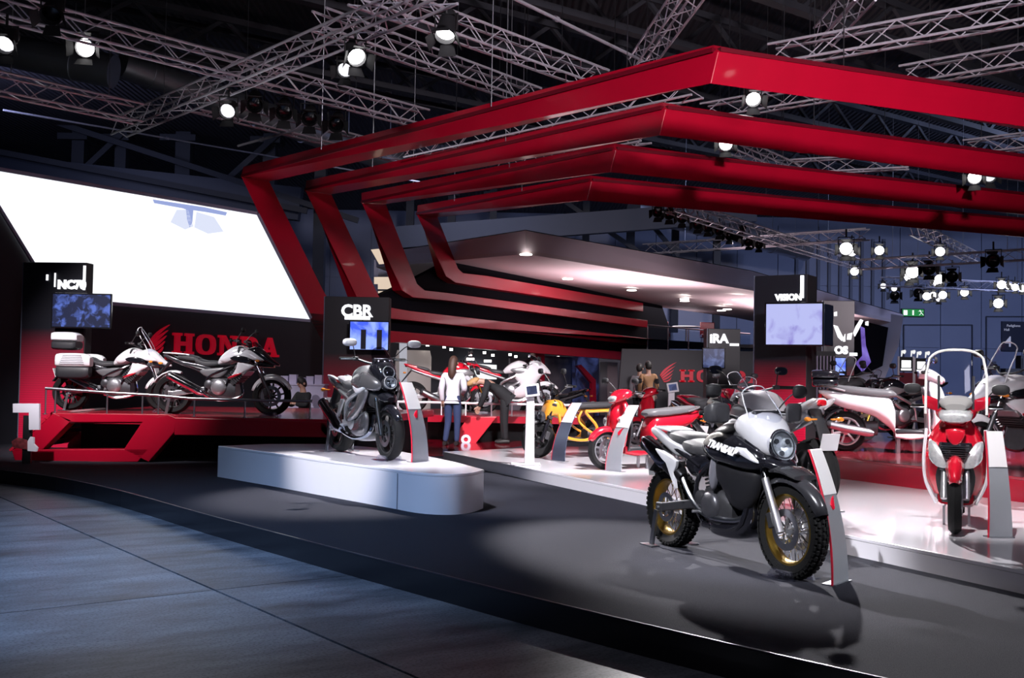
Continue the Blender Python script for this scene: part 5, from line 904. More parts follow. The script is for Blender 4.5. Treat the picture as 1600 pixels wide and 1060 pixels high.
# ------------------------------------------------------------------ naked and sport bikes
def naked(label, body=RPAINT, tailm=None, fairing=0, group=None, wh=ALLOYB, framem=ALLOYS, fm=None):
    t = thing('motorcycle', (0, 0, 0), 0, label, 'motorcycle', group); xf, xr, Rr = .715, -.715, .302; tailm = tailm or body
    wheel(t, 'front_wheel', xf, Rr, .12, .222, 'six', wh, discR=.155, n=28); wheel(t, 'rear_wheel', xr, .315, .18, .222, 'six', wh, (-1,), .125, n=28)
    fork(t, xf, Rr, (.43, 0, .96), .10, ALLOYB, GOLD if not fairing else CHROME, inv=1); swingarm(t, (-.18, .38), (xr, .315), ALLOYS, .13, .08); engine(t, .08, .44, 1.05, 0, ENG, ENGS)
    frame_tubes(t, [[(.38, .07, .86), (.14, .18, .72), (-.14, .17, .58), (-.20, .15, .36)], [(.34, .08, .80), (.20, .18, .60), (.0, .17, .50)], [(-.10, .13, .66), (-.45, .12, .76), (-.74, .07, .86)]], .026, framem)
    fender(t, 'front_mudguard', xf, Rr, Rr+.022, .072, 35, 150, fm or body, .08)
    m = MB(); m.hull([(-.14, .78, .08, .03), (-.06, .83, .14, .08), (.08, .88, .19, .12), (.20, .91, .20, .12), (.32, .90, .17, .09), (.40, .87, .11, .05)], 22, 4, 2.7); m.build('fuel_tank', body, t)
    side(t, 'tank_panel', [(.02, .84), (.20, .90), (.40, .88), (.50, .78), (.34, .74), (.18, .76)], .17, .04, mat('panel_silver', (.35, .35, .37), .3, metal=.6), k=3, taper=lambda x, z: -.2*max(0, x-.35))
    seat(t, [(-.06, .78, .09, .03), (-.16, .785, .13, .045), (-.30, .80, .145, .05), (-.40, .82, .12, .035)], SEATB); seat(t, [(-.38, .855, .09, .02), (-.46, .875, .11, .035), (-.64, .92, .08, .025)], SEATB, 'pillion_seat')
    side(t, 'tail_panel', [(-.16, .74), (-.42, .83), (-.66, .91), (-.86, .98), (-.88, .95), (-.64, .84), (-.40, .75), (-.24, .68)], .10, .03, tailm, k=3)
    m = MB(); m.hull([(-.40, .80, .08, .04), (-.60, .88, .08, .045), (-.84, .96, .05, .025)], 14, 3); m.build('tail_cowl', tailm, t)
    if fairing:
        side(t, 'side_fairing', [(.10, .72), (.26, .86), (.46, .96), (.64, .92), (.76, .82), (.66, .74), (.56, .60), (.50, .42), (.30, .30), (.02, .28), (-.02, .34), (.22, .48), (.18, .60)], .15, .07, fm or body, k=3, cen=(.40, .66), taper=lambda x, z: -.28*max(0, x-.42)-.12*max(0, .45-z))
        m = MB(); m.hull([(.40, .97, .10, .04), (.52, .96, .15, .09), (.64, .90, .13, .10), (.76, .83, .08, .06), (.82, .79, .03, .02)], 20, 4, 2.4); m.build('front_cowl', fm or body, t); windscreen(t, .66, .97, .40, 1.16, .13, .10, SCRD, .10, .06)
        for s in (-1, 1): m = MB(); m.hull([(.70, .87, .03, .025, s*.06), (.755, .845, .022, .018, s*.05)], 10, 2); m.build('headlight', LAMPG, t)
        handlebar(t, (.40, 0, .93), .34, .0, .10, DARK, mirrors=(.18, .34, .14, .07, .04, BLKM))
        m = MB(); m.hull([(-.02, .24, .10, .03), (.2, .22, .13, .05), (.44, .32, .10, .07)], 14, 3); m.build('belly_pan', fm or body, t)
    else:
        headlight(t, (.60, 0, .87), .085, 12, DARK); m = MB(); m.hull([(.46, .98, .09, .03), (.56, .97, .10, .035), (.62, .93, .09, .02)], 14, 3); m.build('headlight_cowl', body, t); handlebar(t, (.36, 0, 1.02), .39, .04, .10, DARK, mirrors=(.06, .36, .20, .07, .042, BLKM)); windscreen(t, .56, 1.0, .44, 1.16, .12, .09, SCRN, .06, .02, CHROME, .004)
    muffler(t, [(-.10, .24), (-.16, .26), (-.34, .34), (-.54, .44)], .07, -.18, STEEL, DARK); pipe(t, [(.40, -.05, .55), (.42, -.08, .32), (.2, -.12, .20), (-.10, -.17, .24)], .024, CHROME)
    tail_lamp(t, -.86, .94, .04); plate_holder(t, (-.74, .86), (-.96, .58)); indicators(t, [(-.88, .14, .80)]); pegs(t, -.14, .36); rear_stand(t, xr, .315); front_block(t, xf); return t
put(naked('red naked motorcycle on the far stage left of the white shirted woman', RPAINT, fairing=0), 700, 23.5, FZ, 6, 1.08)
put(naked('white and red sport bike on the far stage behind the bending person', WPAINT, RPAINT, 1, fm=WPAINT), 795, 25.3, FZ, -4, 1.16)
put(naked('white motorcycle seen from behind to the right of the adventure bike', WPAINT, WPAINT, 0), 1204, 11.0, LZ, 107, 1.08)
put(adventure('dark red and black touring bike behind the adventure bike mirror', RDARK, BPAINT, RDARK, ALLOYB, SEATB, 'six', None, None, 0, knob=0), 1124, 15.6, LZ, -64, 1.0)
put(naked('black motorcycle in front of the dark grey showroom panel', BPAINT, BPAINT, 0, wh=ALLOYB), 868, 29.0, CZ, 150, 1.1).location.z = CZ
put(tourer('grey touring bike parked behind the white scooter', GREYP, 1, 0), 1352, 18.6, RZ, 205, .98); put(naked('black naked bike parked behind the white scooter seat', BPAINT, BPAINT, 0), 1405, 17.6, RZ, 200, 1.0)
put(tourer('white and black touring bike cut by the right picture edge', WPAINT, 1, 0), 1612, 12.0, RZ, 200, 1.0); put(naked('blue grey naked bike behind the scooter mirror at the right', GREYP, mat('blue_paint', (.03, .06, .35), .2, coat=.8), 0), 1592, 16.6, RZ, 170, 1.0)
# ------------------------------------------------------------------ scooters
def shell(root, name, st, m_, th=.02, n=12, k=3):      # curved front shield: stations (z, x at centre, half width, curvature)
    S = smooth_pts_n(st, k); m = MB(); nv = len(S)-1
    vs = []
    for z, x, w, c in S:
        for j in range(n+1): u = -1+2*j/n; vs.append((x-c*abs(u)**2.2, w*u, z))
    m.add(vs, [(i*(n+1)+j, i*(n+1)+j+1, (i+1)*(n+1)+j+1, (i+1)*(n+1)+j) for i in range(nv) for j in range(n)]); return m.build(name, m_, root, solid=th)
def scooter(label, body=RPAINT, inner=DARK, seatm=SEATB, Rw=.27, wb=1.28, screen=0, case=None, group=None, rimm=ALLOYS, shieldw=.215, fendm=None, tall=1., tailm=None, stand=0.):
    t = thing('scooter', (0, 0, 0), 0, label, 'scooter', group); xf, xr = wb/2, -wb/2; fendm = fendm or body; tailm = tailm or body
    wheel(t, 'front_wheel', xf, Rw, .10, Rw*.70, 'six' if Rw < .28 else 'ten', rimm, (1,), Rw*.5, n=30); wheel(t, 'rear_wheel', xr, Rw, .115, Rw*.70, 'six' if Rw < .28 else 'ten', rimm, (), n=30)
    fork(t, xf, Rw, (xf-.20, 0, .74*tall), .085, ALLOYS, CHROME, r=.02); fender(t, 'front_mudguard', xf, Rw, Rw+.035, .075, 25, 165, fendm, .07)
    h = tall
    sh = shell(t, 'front_shield', [(.30*h, xf-.16, shieldw*.72, .05), (.42*h, xf-.10, shieldw*.98, .10), (.56*h, xf-.06, shieldw*1.05, .15), (.70*h, xf-.06, shieldw, .18), (.82*h, xf-.10, shieldw*.82, .16), (.92*h, xf-.17, shieldw*.5, .08)], body, .03)
    shell(t, 'leg_shield', [(.26*h, xf-.28, shieldw*.8, -.02), (.46*h, xf-.28, shieldw*.98, -.02), (.66*h, xf-.30, shieldw*.92, -.02), (.84*h, xf-.32, shieldw*.6, -.01)], inner, .02)
    m = MB(); m.box((xf-.46, 0, .27), (.40, .30, .06)); m.build('floorboard', DARK, t, bevel=.02); m = MB(); m.hull([(xf-.66, .25, .14, .06), (xf-.46, .23, .15, .06), (xf-.24, .27, .14, .06)], 14, 3, 4); m.build('floor_side', body, t)
    m = MB(); m.hull([(xf-.66, .40, .12, .16), (xf-.74, .52, .16, .19), (xf-.96, .60, .17, .13), (xr-.06, .66, .15, .10), (xr-.26, .73, .09, .05), (xr-.34, .76, .04, .02)], 20, 4, 2.6); m.build('rear_body', tailm, t)
    seat(t, [(xf-.64, .73, .08, .02), (xf-.72, .745, .14, .05), (xf-.92, .755, .16, .055), (xr-.02, .79, .15, .05), (xr-.20, .82, .09, .03)], seatm)
    m = MB(); m.tube(smooth_pts([(xr-.02, .15, .77), (xr-.22, .13, .82), (xr-.30, 0, .83), (xr-.22, -.13, .82), (xr-.02, -.15, .77)], 4), .013, 8); m.build('grab_rail', ALLOYS, t)
    m = MB(); m.hull([(xf-.86, .30, .07, .09, .07), (xf-1.0, .29, .08, .10, .09), (xr-.05, .27, .07, .09, .11), (xr-.14, .27, .04, .05, .12)], 14, 3, 3); m.build('transmission_case', ENG, t); muffler(t, [(xf-.92, .24), (xf-.98, .25), (xr-.02, .30), (xr-.22, .34)], .055, -.13, STEEL, DARK)
    fender(t, 'rear_mudguard', xr, Rw, Rw+.05, .07, 95, 185, DARK, .03); tail_lamp(t, xr-.33, .70, .08); plate_holder(t, (xr-.24, .62), (xr-.40, .46)); indicators(t, [(xr-.30, .14, .64)])
    m = MB(); m.hull([(xf-.38, .99*h, .09, .05), (xf-.30, 1.0*h, .16, .07), (xf-.20, .97*h, .15, .075), (xf-.10, .92*h, .09, .05)], 18, 4, 2.6); m.build('handlebar_cowl', body, t)
    m = MB(); m.hull([(xf-.15, .955*h, .10, .045), (xf-.085, .925*h, .085, .038), (xf-.065, .92*h, .05, .02)], 16, 3, 2.6); m.build('headlight', LAMPG, t)
    handlebar(t, (xf-.27, 0, 1.0*h), .34, .02, .10, DARK, mirrors=(.04, .34, .17, .07, .045, BLKM))
    for s in (-1, 1): m = MB(); m.hull([(xf-.12, .60*h, .02, .05, s*shieldw*.72), (xf-.10, .63*h, .05, .05, s*shieldw*.70), (xf-.12, .67*h, .02, .04, s*shieldw*.75)], 12, 2); m.build('indicator_lens', LAMPG, sh)
    m = MB(); m.box((xf-.62, .10, .10), (.04, .02, .20)); m.box((xf-.62, -.10, .10), (.04, .02, .20)); m.box((xf-.62, 0, .19), (.03, .22, .03)); m.build('centre_stand', STEEL, t, smooth=False)
    if case: bag(t, 'top_case', (xr-.26, 0, .92), (.34, .40, .22), case, case)
    return t
# red and white maxi scooter facing the camera
sh = scooter('red scooter with a tall clear windscreen facing the camera', RPAINT, WPAINT, SEATB, .30, 1.33, rimm=ALLOYS, shieldw=.225, tall=1.0, tailm=WPAINT)
xf = .665
shell(sh, 'grille', [(.585, xf-.02, .10, .05), (.66, xf-.02, .135, .08), (.735, xf-.035, .12, .06)], BPAINT, .012)
shell(sh, 'wheel_well', [(.24, xf-.115, .10, .03), (.34, xf-.085, .135, .05), (.46, xf-.06, .15, .06), (.56, xf-.035, .12, .06), (.60, xf-.03, .06, .02)], BLKM, .01)  # black shell over the shield stands in for the dark wheel cavity
m = MB(); m.hull([(xf-.16, .965, .135, .05), (xf-.075, .945, .125, .048), (xf-.045, .93, .09, .03)], 18, 3, 2.6); m.build('headlight_cluster', LAMPG, sh)
for i in range(7): m = MB(); zz = .60+i*.018; m.box((xf-.018, 0, zz), (.012, .15+.012*i, .005)); m.build('grille_slat', STEEL, sh, smooth=False)
m = MB(); m.pillow([(-.075, .84), (.075, .84), (.045, .74), (0, .70), (-.045, .74)], 0, .02, 1, k=2); m.v = [(xf-.045+v_[1]-(.10*(v_[2]-.7)), v_[0], v_[2]) for v_ in m.v]; m.build('nose_panel', RPAINT, sh)
for s in (-1, 1):
    m = MB(); m.hull([(xf-.16, .71, .012, .04, s*.20), (xf-.11, .66, .035, .075, s*.17), (xf-.05, .585, .04, .055, s*.115), (xf-.035, .55, .02, .02, s*.06)], 12, 3); m.build('side_lamp', LAMPG, sh)
    m = MB(); m.hull([(xf-.13, .70, .008, .025, s*.195), (xf-.095, .665, .02, .03, s*.17), (xf-.085, .64, .012, .02, s*.165)], 10, 2); m.build('amber_indicator', LAMPO, sh)
    m = MB(); m.hull([(xf-.22, 1.03, .03, .05, s*.13), (xf-.25, 1.055, .05, .045, s*.20), (xf-.30, 1.09, .02, .03, s*.245)], 12, 3); m.build('hand_cover', RPAINT, sh)
    m = MB(); m.tube([(xf-.20, s*.13, 1.0), (xf-.24, s*.135, 1.28)], .011, 8); m.build('screen_stay', STEEL, sh)
    m = MB(); m.tube(smooth_pts([(xf-.20, s*.225, .84), (xf-.17, s*.245, .60), (xf-.20, s*.23, .40), (xf-.24, s*.15, .22)], 4), .014, 8); m.build('shield_edge', WPAINT, sh)
windscreen(sh, xf-.13, .98, xf-.30, 1.50, .235, .235, SCRN, .07, .01, mat('screen_rim_white', (.80, .79, .76), .35), .011, 3.2)
m = MB(); m.hull([(xf-.24, 1.09, .10, .03), (xf-.17, 1.06, .13, .05), (xf-.10, 1.02, .08, .03)], 14, 3); m.build('instrument_visor', mat('visor_grey', (.28, .27, .27), .25), sh)
sf = gp(1492, 835, LZ); sh.rotation_euler = (0, R(0), math.atan2(-.93, -.40)); hx = V(-.40, -.93, 0).normalized(); sh.location = (sf.x-hx.x*.665, sf.y-hx.y*.665, LZ)
# red scooter in the middle, second red scooter behind it
def put_sc(s_, front, head, z, wb): h = V(*head, 0).normalized(); s_.location = (front.x-h.x*wb/2, front.y-h.y*wb/2, z); s_.rotation_euler = (0, 0, math.atan2(h.y, h.x)); return s_
put_sc(scooter('red step through scooter in the middle of the white platform', RPAINT, DARK, mat('seat_silver_grey', (.12, .12, .13), .4), .27, 1.26), gp(945, 734, LZ), (-.86, -.50), LZ, 1.26)
put_sc(scooter('second red scooter half hidden behind the adventure bike seat', RPAINT, DARK, SEATB, .27, 1.26), gp(992, 705, LZ), (-.95, -.30), LZ, 1.26)
ws = scooter('white scooter with a black top case on the red plinth', WPAINT, WPAINT, mat('seat_silver_grey', (.12, .12, .13), .4), .255, 1.25, case=BPAINT, rimm=mat('pink_silver_alloy', (.62, .55, .58), .3, metal=.5)); p = dp(1402, 700, 14.9); ws.location = (p.x, 14.9, RZ); ws.rotation_euler = (0, 0, R(-14)); ws.scale = (1.08,)*3
# orange tube frame scooter
zo = thing('scooter', (0, 0, 0), 0, 'orange tube frame scooter with fat black tyres and twin round headlights', 'scooter'); zx = .60
wheel(zo, 'front_wheel', zx, .25, .15, .13, 'five', ALLOYB, (), n=28); wheel(zo, 'rear_wheel', -zx, .25, .16, .13, 'five', ALLOYB, (), n=28)
fork(zo, zx, .25, (zx-.20, 0, .78), .10, BPAINT, BPAINT); fender(zo, 'front_mudguard', zx, .25, .29, .085, 40, 140, DARK, .05)
m = MB(); m.hull([(zx-.40, .60, .08, .07), (zx-.30, .66, .13, .12), (zx-.18, .68, .13, .11), (zx-.10, .62, .10, .10), (zx-.06, .56, .06, .05)], 18, 3, 4.2); m.build('front_body', ORANGE, zo)
for s in (-1, 1):
    headlight(zo, (zx+.03, s*.085, .56), .078, -4, DARK)
    m = MB(); m.tube(smooth_pts([(zx-.24, s*.13, .60), (zx-.30, s*.16, .34), (zx-.44, s*.17, .26), (-.10, s*.17, .26), (-.22, s*.17, .42), (-.05, s*.16, .62), (-.16, s*.16, .64), (-.72, s*.15, .66), (-.78, s*.12, .66)], 4), .021, 8); m.build('frame_tube', ORANGE, zo)
    m = MB(); m.tube(smooth_pts([(.02, s*.16, .64), (.06, s*.16, .50), (-.16, s*.16, .34), (-.40, s*.14, .28), (-zx, s*.13, .25)], 4), .017, 8); m.build('frame_brace', ORANGE, zo)
m = MB(); m.box((zx-.42, 0, .26), (.36, .32, .04)); m.build('floorboard', DARK, zo, bevel=.01); seat(zo, [(.08, .70, .09, .03), (-.04, .71, .13, .045), (-.30, .72, .14, .045), (-.62, .73, .12, .04), (-.72, .73, .08, .02)], SEATB)
m = MB(); m.hull([(-.12, .30, .10, .09), (-.36, .30, .11, .11), (-zx, .27, .09, .09, .08)], 14, 3, 3); m.build('engine_unit', ENG, zo); muffler(zo, [(-.30, .24), (-.36, .25), (-.56, .30), (-.80, .36)], .055, -.15, STEEL, DARK)
handlebar(zo, (zx-.22, 0, .86), .36, .12, .14, BPAINT, mirrors=(.02, .33, .32, .06, .04, BLKM)); m = MB(); m.tube([(zx-.20, 0, .74), (zx-.22, 0, .88)], .025, 8); m.build('steering_stem', BPAINT, zo); tail_lamp(zo, -.78, .60)
put_sc(zo, gp(846, 716, LZ), (-.90, -.44), LZ, 1.2); zo.scale = (1.1,)*3
# ------------------------------------------------------------------ information stands
STG = mat('stand_grey', (.36, .38, .42), .35, metal=.3, noise=.08, nscale=5); STGB = mat('stand_blue_grey', (.16, .19, .28), .25, metal=.5)
def info_stand(base, nrm, h, w, lean, label, zb, facem=STG, logo=1):
    n = V(nrm[0], nrm[1], 0).normalized(); rz = math.atan2(n.x, -n.y); root = thing('info_stand', (base.x, base.y, zb), rz, label, 'info stand')
    def prof(t): return (lean*(t**2.0), h*t)              # leans back (+y local) towards the top
    m = MB(); K = 14; rings = []
    for i in range(K+1):
        y, z = prof(i/K); ww = w*(1-.28*(i/K)); rings.append([V(-ww/2, y, z), V(ww/2, y, z), V(ww/2, y+.010, z), V(-ww/2, y+.010, z)])
    m.loft(rings); m.build('curved_panel', facem, root, smooth=True, angle=30)
    m = MB(); rings = []
    for i in range(K+1):
        y, z = prof(i/K); ww = w*(1-.28*(i/K)); rings.append([V(-ww/2-.008, y-.003, z), V(-ww/2, y-.003, z), V(-ww/2, y+.011, z), V(-ww/2-.008, y+.011, z)])
    m.loft(rings); m.build('red_edge', mat('stand_red_edge', (.62, .02, .05), .4), root)
    m = MB(); rings = []
    for i in range(9, K+1):
        y, z = prof(i/K+(.02 if i == 9 else 0)); ww = w*(1-.28*(i/K)); rings.append([V(-ww/2+.006, y-.006, z), V(ww/2-.006, y-.006, z), V(ww/2-.006, y-.001, z), V(-ww/2+.006, y-.001, z)])
    m.loft(rings); m.build('text_plate', mat('stand_text_white', (.82, .80, .82), .4), root)
    if logo:
        s = w*.32/110; y, z = prof(.60); 
        for ft in FEATHERS: m = MB(); P = [V(q[0], q[1], 0) for q in ft]; m.prism([V((q.x-168)*s, y-.009+(640-q.y)*s*lean*1.2/h, z+(640-q.y)*s) for q in P], (0, .008, 0)); m.build('wing_logo', SRED, root, smooth=False)
    m = MB(); m.box((0, .03, .004), (w+.01, .10, .008)); m.build('foot_plate', STEEL, root, smooth=False); return root
info_stand(gp(1314, 912, CZ), (.78, -.63), .90, .27, .19, 'curved grey information stand beside the adventure bike', CZ)
info_stand(gp(657, 722, PZ), (.80, -.60), .88, .27, .24, 'curved grey information stand on the white podium', PZ)
info_stand(gp(872, 721, LZ), (-.80, -.60), .84, .30, .34, 'curved blue grey information stand in front of the orange scooter', LZ, STGB, 0)
info_stand(gp(958, 737, LZ), (-.80, -.60), .86, .30, .34, 'curved grey information stand in front of the red scooter', LZ)
info_stand(gp(1046, 716, LZ), (-.80, -.60), .80, .30, .30, 'information stand with white plate behind the adventure bike seat', LZ, STG, 0)
info_stand(gp(1564, 841, LZ), (.12, -1), .84, .20, .10, 'upright grey information stand right of the red scooter', LZ, STG, 0)
def tablet_stand(base, z, h, label, rz=0):
    root = thing('tablet_stand', (base.x, base.y, z), rz, label, 'tablet stand'); m = MB(); m.prism([(-.07, 0, 0), (.07, 0, 0), (.055, 0, h*.86), (-.055, 0, h*.86)], (0, .06, 0)); m.build('post', WHTM, root, bevel=.008, smooth=False)
    m = MB(); m.box((-.05, .03, .012), (.40, .26, .024)); m.build('foot_plate', WHTM, root, bevel=.005, smooth=False); E = Euler((R(-18), R(-8), 0)); m = MB(); m.box((.02, .0, h*.93), (.20, .025, .18), E); tb = m.build('tablet_frame', WHT, root, bevel=.008, smooth=False)
    m = MB(); m.box(V(.02, .0, h*.93)+E.to_matrix()@V(0, -.014, 0), (.14, .004, .12), E); m.build('tablet_screen', SDK, tb, smooth=False); return root
tablet_stand(gp(827, 727, LZ), LZ, 1.10, 'white tablet stand beside the orange scooter'); p = dp(1049, 640, 19.5); tablet_stand(V(p.x, 19.5, 0), LZ, 1.14, 'small white tablet stand in front of the far slate wall')
# ------------------------------------------------------------------ people
SKIN = mat('skin', (.42, .24, .18), .5); HAIRB = mat('brown_hair', (.05, .022, .015), .6); HAIRD = mat('dark_hair', (.012, .010, .010), .6); HAIRL = mat('blond_hair', (.42, .24, .10), .6); SHIRT = mat('white_shirt', (.66, .64, .72), .8, bump=.3, bscale=14); JEANS = mat('blue_jeans', (.022, .035, .10), .85); BLKC = mat('black_cloth', (.010, .010, .013), .85); BRN = mat('brown_jacket_cloth', (.26, .135, .065), .85, bump=.2, bscale=14); GRYC = mat('grey_cloth', (.30, .29, .32), .85); TRSR = mat('pale_trousers', (.30, .25, .24), .85); SHOE = mat('dark_shoe', (.012, .011, .012), .5)
def skin_obj(name, J, E, m_, parent, rootv, sub=2, grow=0.):
    bm = bmesh.new(); ly = bm.verts.layers.skin.verify(); vs = {}
    for k, (p, r) in J.items():
        v = bm.verts.new(p); rr = r if isinstance(r, tuple) else (r, r); v[ly].radius = (rr[0]+grow, rr[1]+grow); v[ly].use_root = (k == rootv); vs[k] = v
    for a, c_ in E: bm.edges.new((vs[a], vs[c_]))
    me = bpy.data.meshes.new(name); bm.to_mesh(me); bm.free(); me.materials.append(m_); o = bpy.data.objects.new(name, me); COL.objects.link(o); o.parent = parent
    md = o.modifiers.new('skin', 'SKIN'); md.use_smooth_shade = True; md.branch_smoothing = .6; md = o.modifiers.new('sub', 'SUBSURF'); md.levels = sub; md.render_levels = sub; return o
def lerp3(a, b_, t): return tuple(a[i]+(b_[i]-a[i])*t for i in range(3))
def person(loc, rz, label, J, shirt, trousers, hair, shoes=SHOE, long_hair=0, coat=0, sc=1., bulk=1.):
    # J: joint positions (x right, y back (face looks to -y), z up)
    t = thing('person', loc, rz, label, 'person'); t.scale = (sc,)*3
    g = lambda k: Vector(J[k]); B = {}; E = []
    def chain(names):
        for a, c_ in zip(names, names[1:]): E.append((a, c_))
    B['pelvis'] = (J['pelvis'], (.13*bulk, .10*bulk)); B['waist'] = (lerp3(J['pelvis'], J['chest'], .45), (.125*bulk, .09*bulk)); B['chest'] = (J['chest'], (.15*bulk, .105*bulk)); B['neckb'] = (J['neck'], .062); hd = (g('head')-g('neck')).normalized()
    B['jaw'] = (tuple(g('neck')+hd*.06), .058); B['face'] = (tuple(g('head')), (.078, .092)); B['crown'] = (tuple(g('head')+hd*.085), (.058, .068)); chain(['pelvis', 'waist', 'chest', 'neckb', 'jaw', 'face', 'crown'])
    for s in ('l', 'r'):
        B['sh'+s] = (J['sh'+s], .062); B['el'+s] = (J['el'+s], .046); B['wr'+s] = (J['wr'+s], .030); B['ha'+s] = (tuple(g('wr'+s)+(g('wr'+s)-g('el'+s)).normalized()*.07), (.036, .018)); chain(['chest', 'sh'+s, 'el'+s, 'wr'+s, 'ha'+s])
        B['hp'+s] = (J['hp'+s], .088); B['kn'+s] = (J['kn'+s], .060); B['an'+s] = (J['an'+s], .040); chain(['pelvis', 'hp'+s, 'kn'+s, 'an'+s])
    BB = {k: (p_, tuple(q*(.72 if k in ('pelvis', 'waist', 'chest', 'shl', 'shr', 'hpl', 'hpr', 'knl', 'knr', 'ell', 'elr') else 1) for q in (r_ if isinstance(r_, tuple) else (r_, r_)))) for k, (p_, r_) in B.items()}
    body = skin_obj('body', BB, E, SKIN, t, 'pelvis')
    C = {k: B[k] for k in ('pelvis', 'waist', 'chest', 'shl', 'shr', 'ell', 'elr', 'wrl', 'wrr')}; C['neckb'] = (tuple(g('neck').lerp(g('chest'), .35)), .07); CE = [('pelvis', 'waist'), ('waist', 'chest'), ('chest', 'neckb'), ('chest', 'shl'), ('shl', 'ell'), ('ell', 'wrl'), ('chest', 'shr'), ('shr', 'elr'), ('elr', 'wrr')]
    C['hem'] = (tuple(g('pelvis')+(g('pelvis')-g('chest')).normalized()*(.26 if coat else .07)), (.16, .125) if coat else (.14, .11)); CE.append(('pelvis', 'hem'))
    skin_obj('jacket' if coat else 'shirt', C, CE, shirt, t, 'pelvis', 2, .016)
    T = {k: B[k] for k in ('pelvis', 'hpl', 'hpr', 'knl', 'knr', 'anl', 'anr')}; T['wst'] = (lerp3(J['pelvis'], J['chest'], .35), (.13, .095)); TE = [('pelvis', 'wst')]+[(a+s, c_+s) for s in 'lr' for a, c_ in (('hp', 'kn'), ('kn', 'an'))]+[('pelvis', 'hpl'), ('pelvis', 'hpr')]; skin_obj('trousers', T, TE, trousers, t, 'pelvis', 2, .012)
    fwd = V(*J.get('face_dir', (0, -1, 0))).normalized(); hc = g('head')+hd*.03
    m = MB(); rings = []; sx = hd.cross(fwd).normalized(); bk_ = -fwd
    for i in range(9):
        a = -.45*pi+.95*pi*i/8
        rings.append([hc+hd*(.125*math.sin(a))+(sx*math.cos(2*pi*j/14)*.090+bk_*(math.sin(2*pi*j/14)*.102))*max(math.cos(a), .05)+bk_*.022 for j in range(14)])
    m.loft(rings)
    if long_hair: m.tube([hc+bk_*.05, hc+bk_*.085-hd*.10, hc+bk_*.095-hd*.24, hc+bk_*.085-hd*.32], [.085, .085, .075, .03], 12)
    m.build('hair', hair, t)
    m = MB()
    for s in (-1, 1): m.lathe([(0, .012), (.011, .006), (.014, -.004)], hc+fwd*.083+sx*(.034*s)-hd*.02, fwd, 8)
    m.build('eyes', mat('eye_dark', (.02, .015, .015), .3), t)
    m = MB(); m.tube([hc+fwd*.088-hd*.01, hc+fwd*.108-hd*.055, hc+fwd*.09-hd*.062], [.010, .016, .012], 8)
    for s in (-1, 1): m.lathe([(0, .010), (.022, .006), (.028, -.006)], hc+sx*(.090*s)-hd*.03, sx*s, 8)
    m.build('nose_and_ears', SKIN, t); m = MB(); m.tube([hc+fwd*.082-hd*.095-sx*.024, hc+fwd*.09-hd*.097, hc+fwd*.082-hd*.095+sx*.024], .007, 6); m.build('mouth', mat('lips', (.30, .10, .09), .5), t)
    for s in ('l', 'r'):
        e = V(*B['ha'+s][0]); d = (g('wr'+s)-g('el'+s)).normalized(); q = d.cross(V(0, 1, 0)); q = q.normalized() if q.length > .2 else V(1, 0, 0); pn = d.cross(q)
        m = MB()
        for i, L in enumerate((.065, .078, .072, .055)): o_ = q*(-.027+i*.018); m.tube([e+o_*.9, e+o_+d*L*.5+pn*.006, e+o_+d*L+pn*.022], [.010, .009, .007], 6)
        m.tube([e-d*.05-q*.026, e-d*.01-q*.055, e+d*.03-q*.058], [.012, .011, .008], 6); m.build('fingers', SKIN, t)
        a = g('an'+s); m = MB(); f2 = V(*J.get('toe', (0, -1, 0))); m.tube([V(a.x, a.y, .05)-f2*.07, V(a.x, a.y, .055), V(a.x, a.y, .045)+f2*.10, V(a.x, a.y, .032)+f2*.17], [.040, .050, .044, .026], 10); m.build('shoe', shoes, t)
    return t
STANDJ = dict(pelvis=(0, 0, .95), chest=(0, -.01, 1.28), neck=(0, .0, 1.47), head=(0, -.02, 1.60), shl=(.18, 0, 1.38), shr=(-.18, 0, 1.38), ell=(.23, .02, 1.10), elr=(-.23, .02, 1.10), wrl=(.22, -.06, .87), wrr=(-.22, -.06, .87), hpl=(.09, 0, .88), hpr=(-.09, 0, .88), knl=(.10, -.01, .48), knr=(-.10, -.01, .48), anl=(.10, .02, .07), anr=(-.10, .02, .07))
wj = dict(STANDJ); wj.update(elr=(-.22, -.06, 1.10), wrr=(-.12, -.28, 1.02), ell=(.24, -.02, 1.09), wrl=(.24, -.12, .86), knl=(.09, -.03, .48), anl=(.12, .06, .07))
p = gp(706, 697, CZ); person((p.x, p.y, CZ), R(168), 'woman in a white shirt and blue jeans seen from behind at the far stage', wj, SHIRT, JEANS, HAIRB, long_hair=1, sc=1.0)
bj = dict(pelvis=(.05, 0, .93), chest=(-.22, -.01, 1.16), neck=(-.42, 0, 1.20), head=(-.55, -.02, 1.17), shl=(-.27, .17, 1.17), shr=(-.27, -.17, 1.17), ell=(-.34, .20, .90), elr=(-.34, -.20, .90), wrl=(-.44, .12, .70), wrr=(-.42, -.13, .70), hpl=(.06, .09, .87), hpr=(.06, -.09, .87), knl=(.03, .10, .47), knr=(.06, -.10, .47), anl=(.05, .10, .07), anr=(.09, -.10, .07), face_dir=(-.5, 0, -.85), toe=(-1, 0, 0))
p = gp(783, 694, CZ); person((p.x, p.y, CZ), 0, 'person in black bending over in front of the far stage', bj, BLKC, BLKC, HAIRL, sc=1.05, bulk=1.25)
mj = dict(STANDJ); mj.update(ell=(.25, .04, 1.10), wrl=(.20, -.10, .90))
p = dp(1013, 600, 29.5); person((p.x, 29.5, CZ), R(195), 'man in a brown jacket seen from behind near the far slate wall', mj, BRN, TRSR, HAIRD, coat=1, sc=1.06)
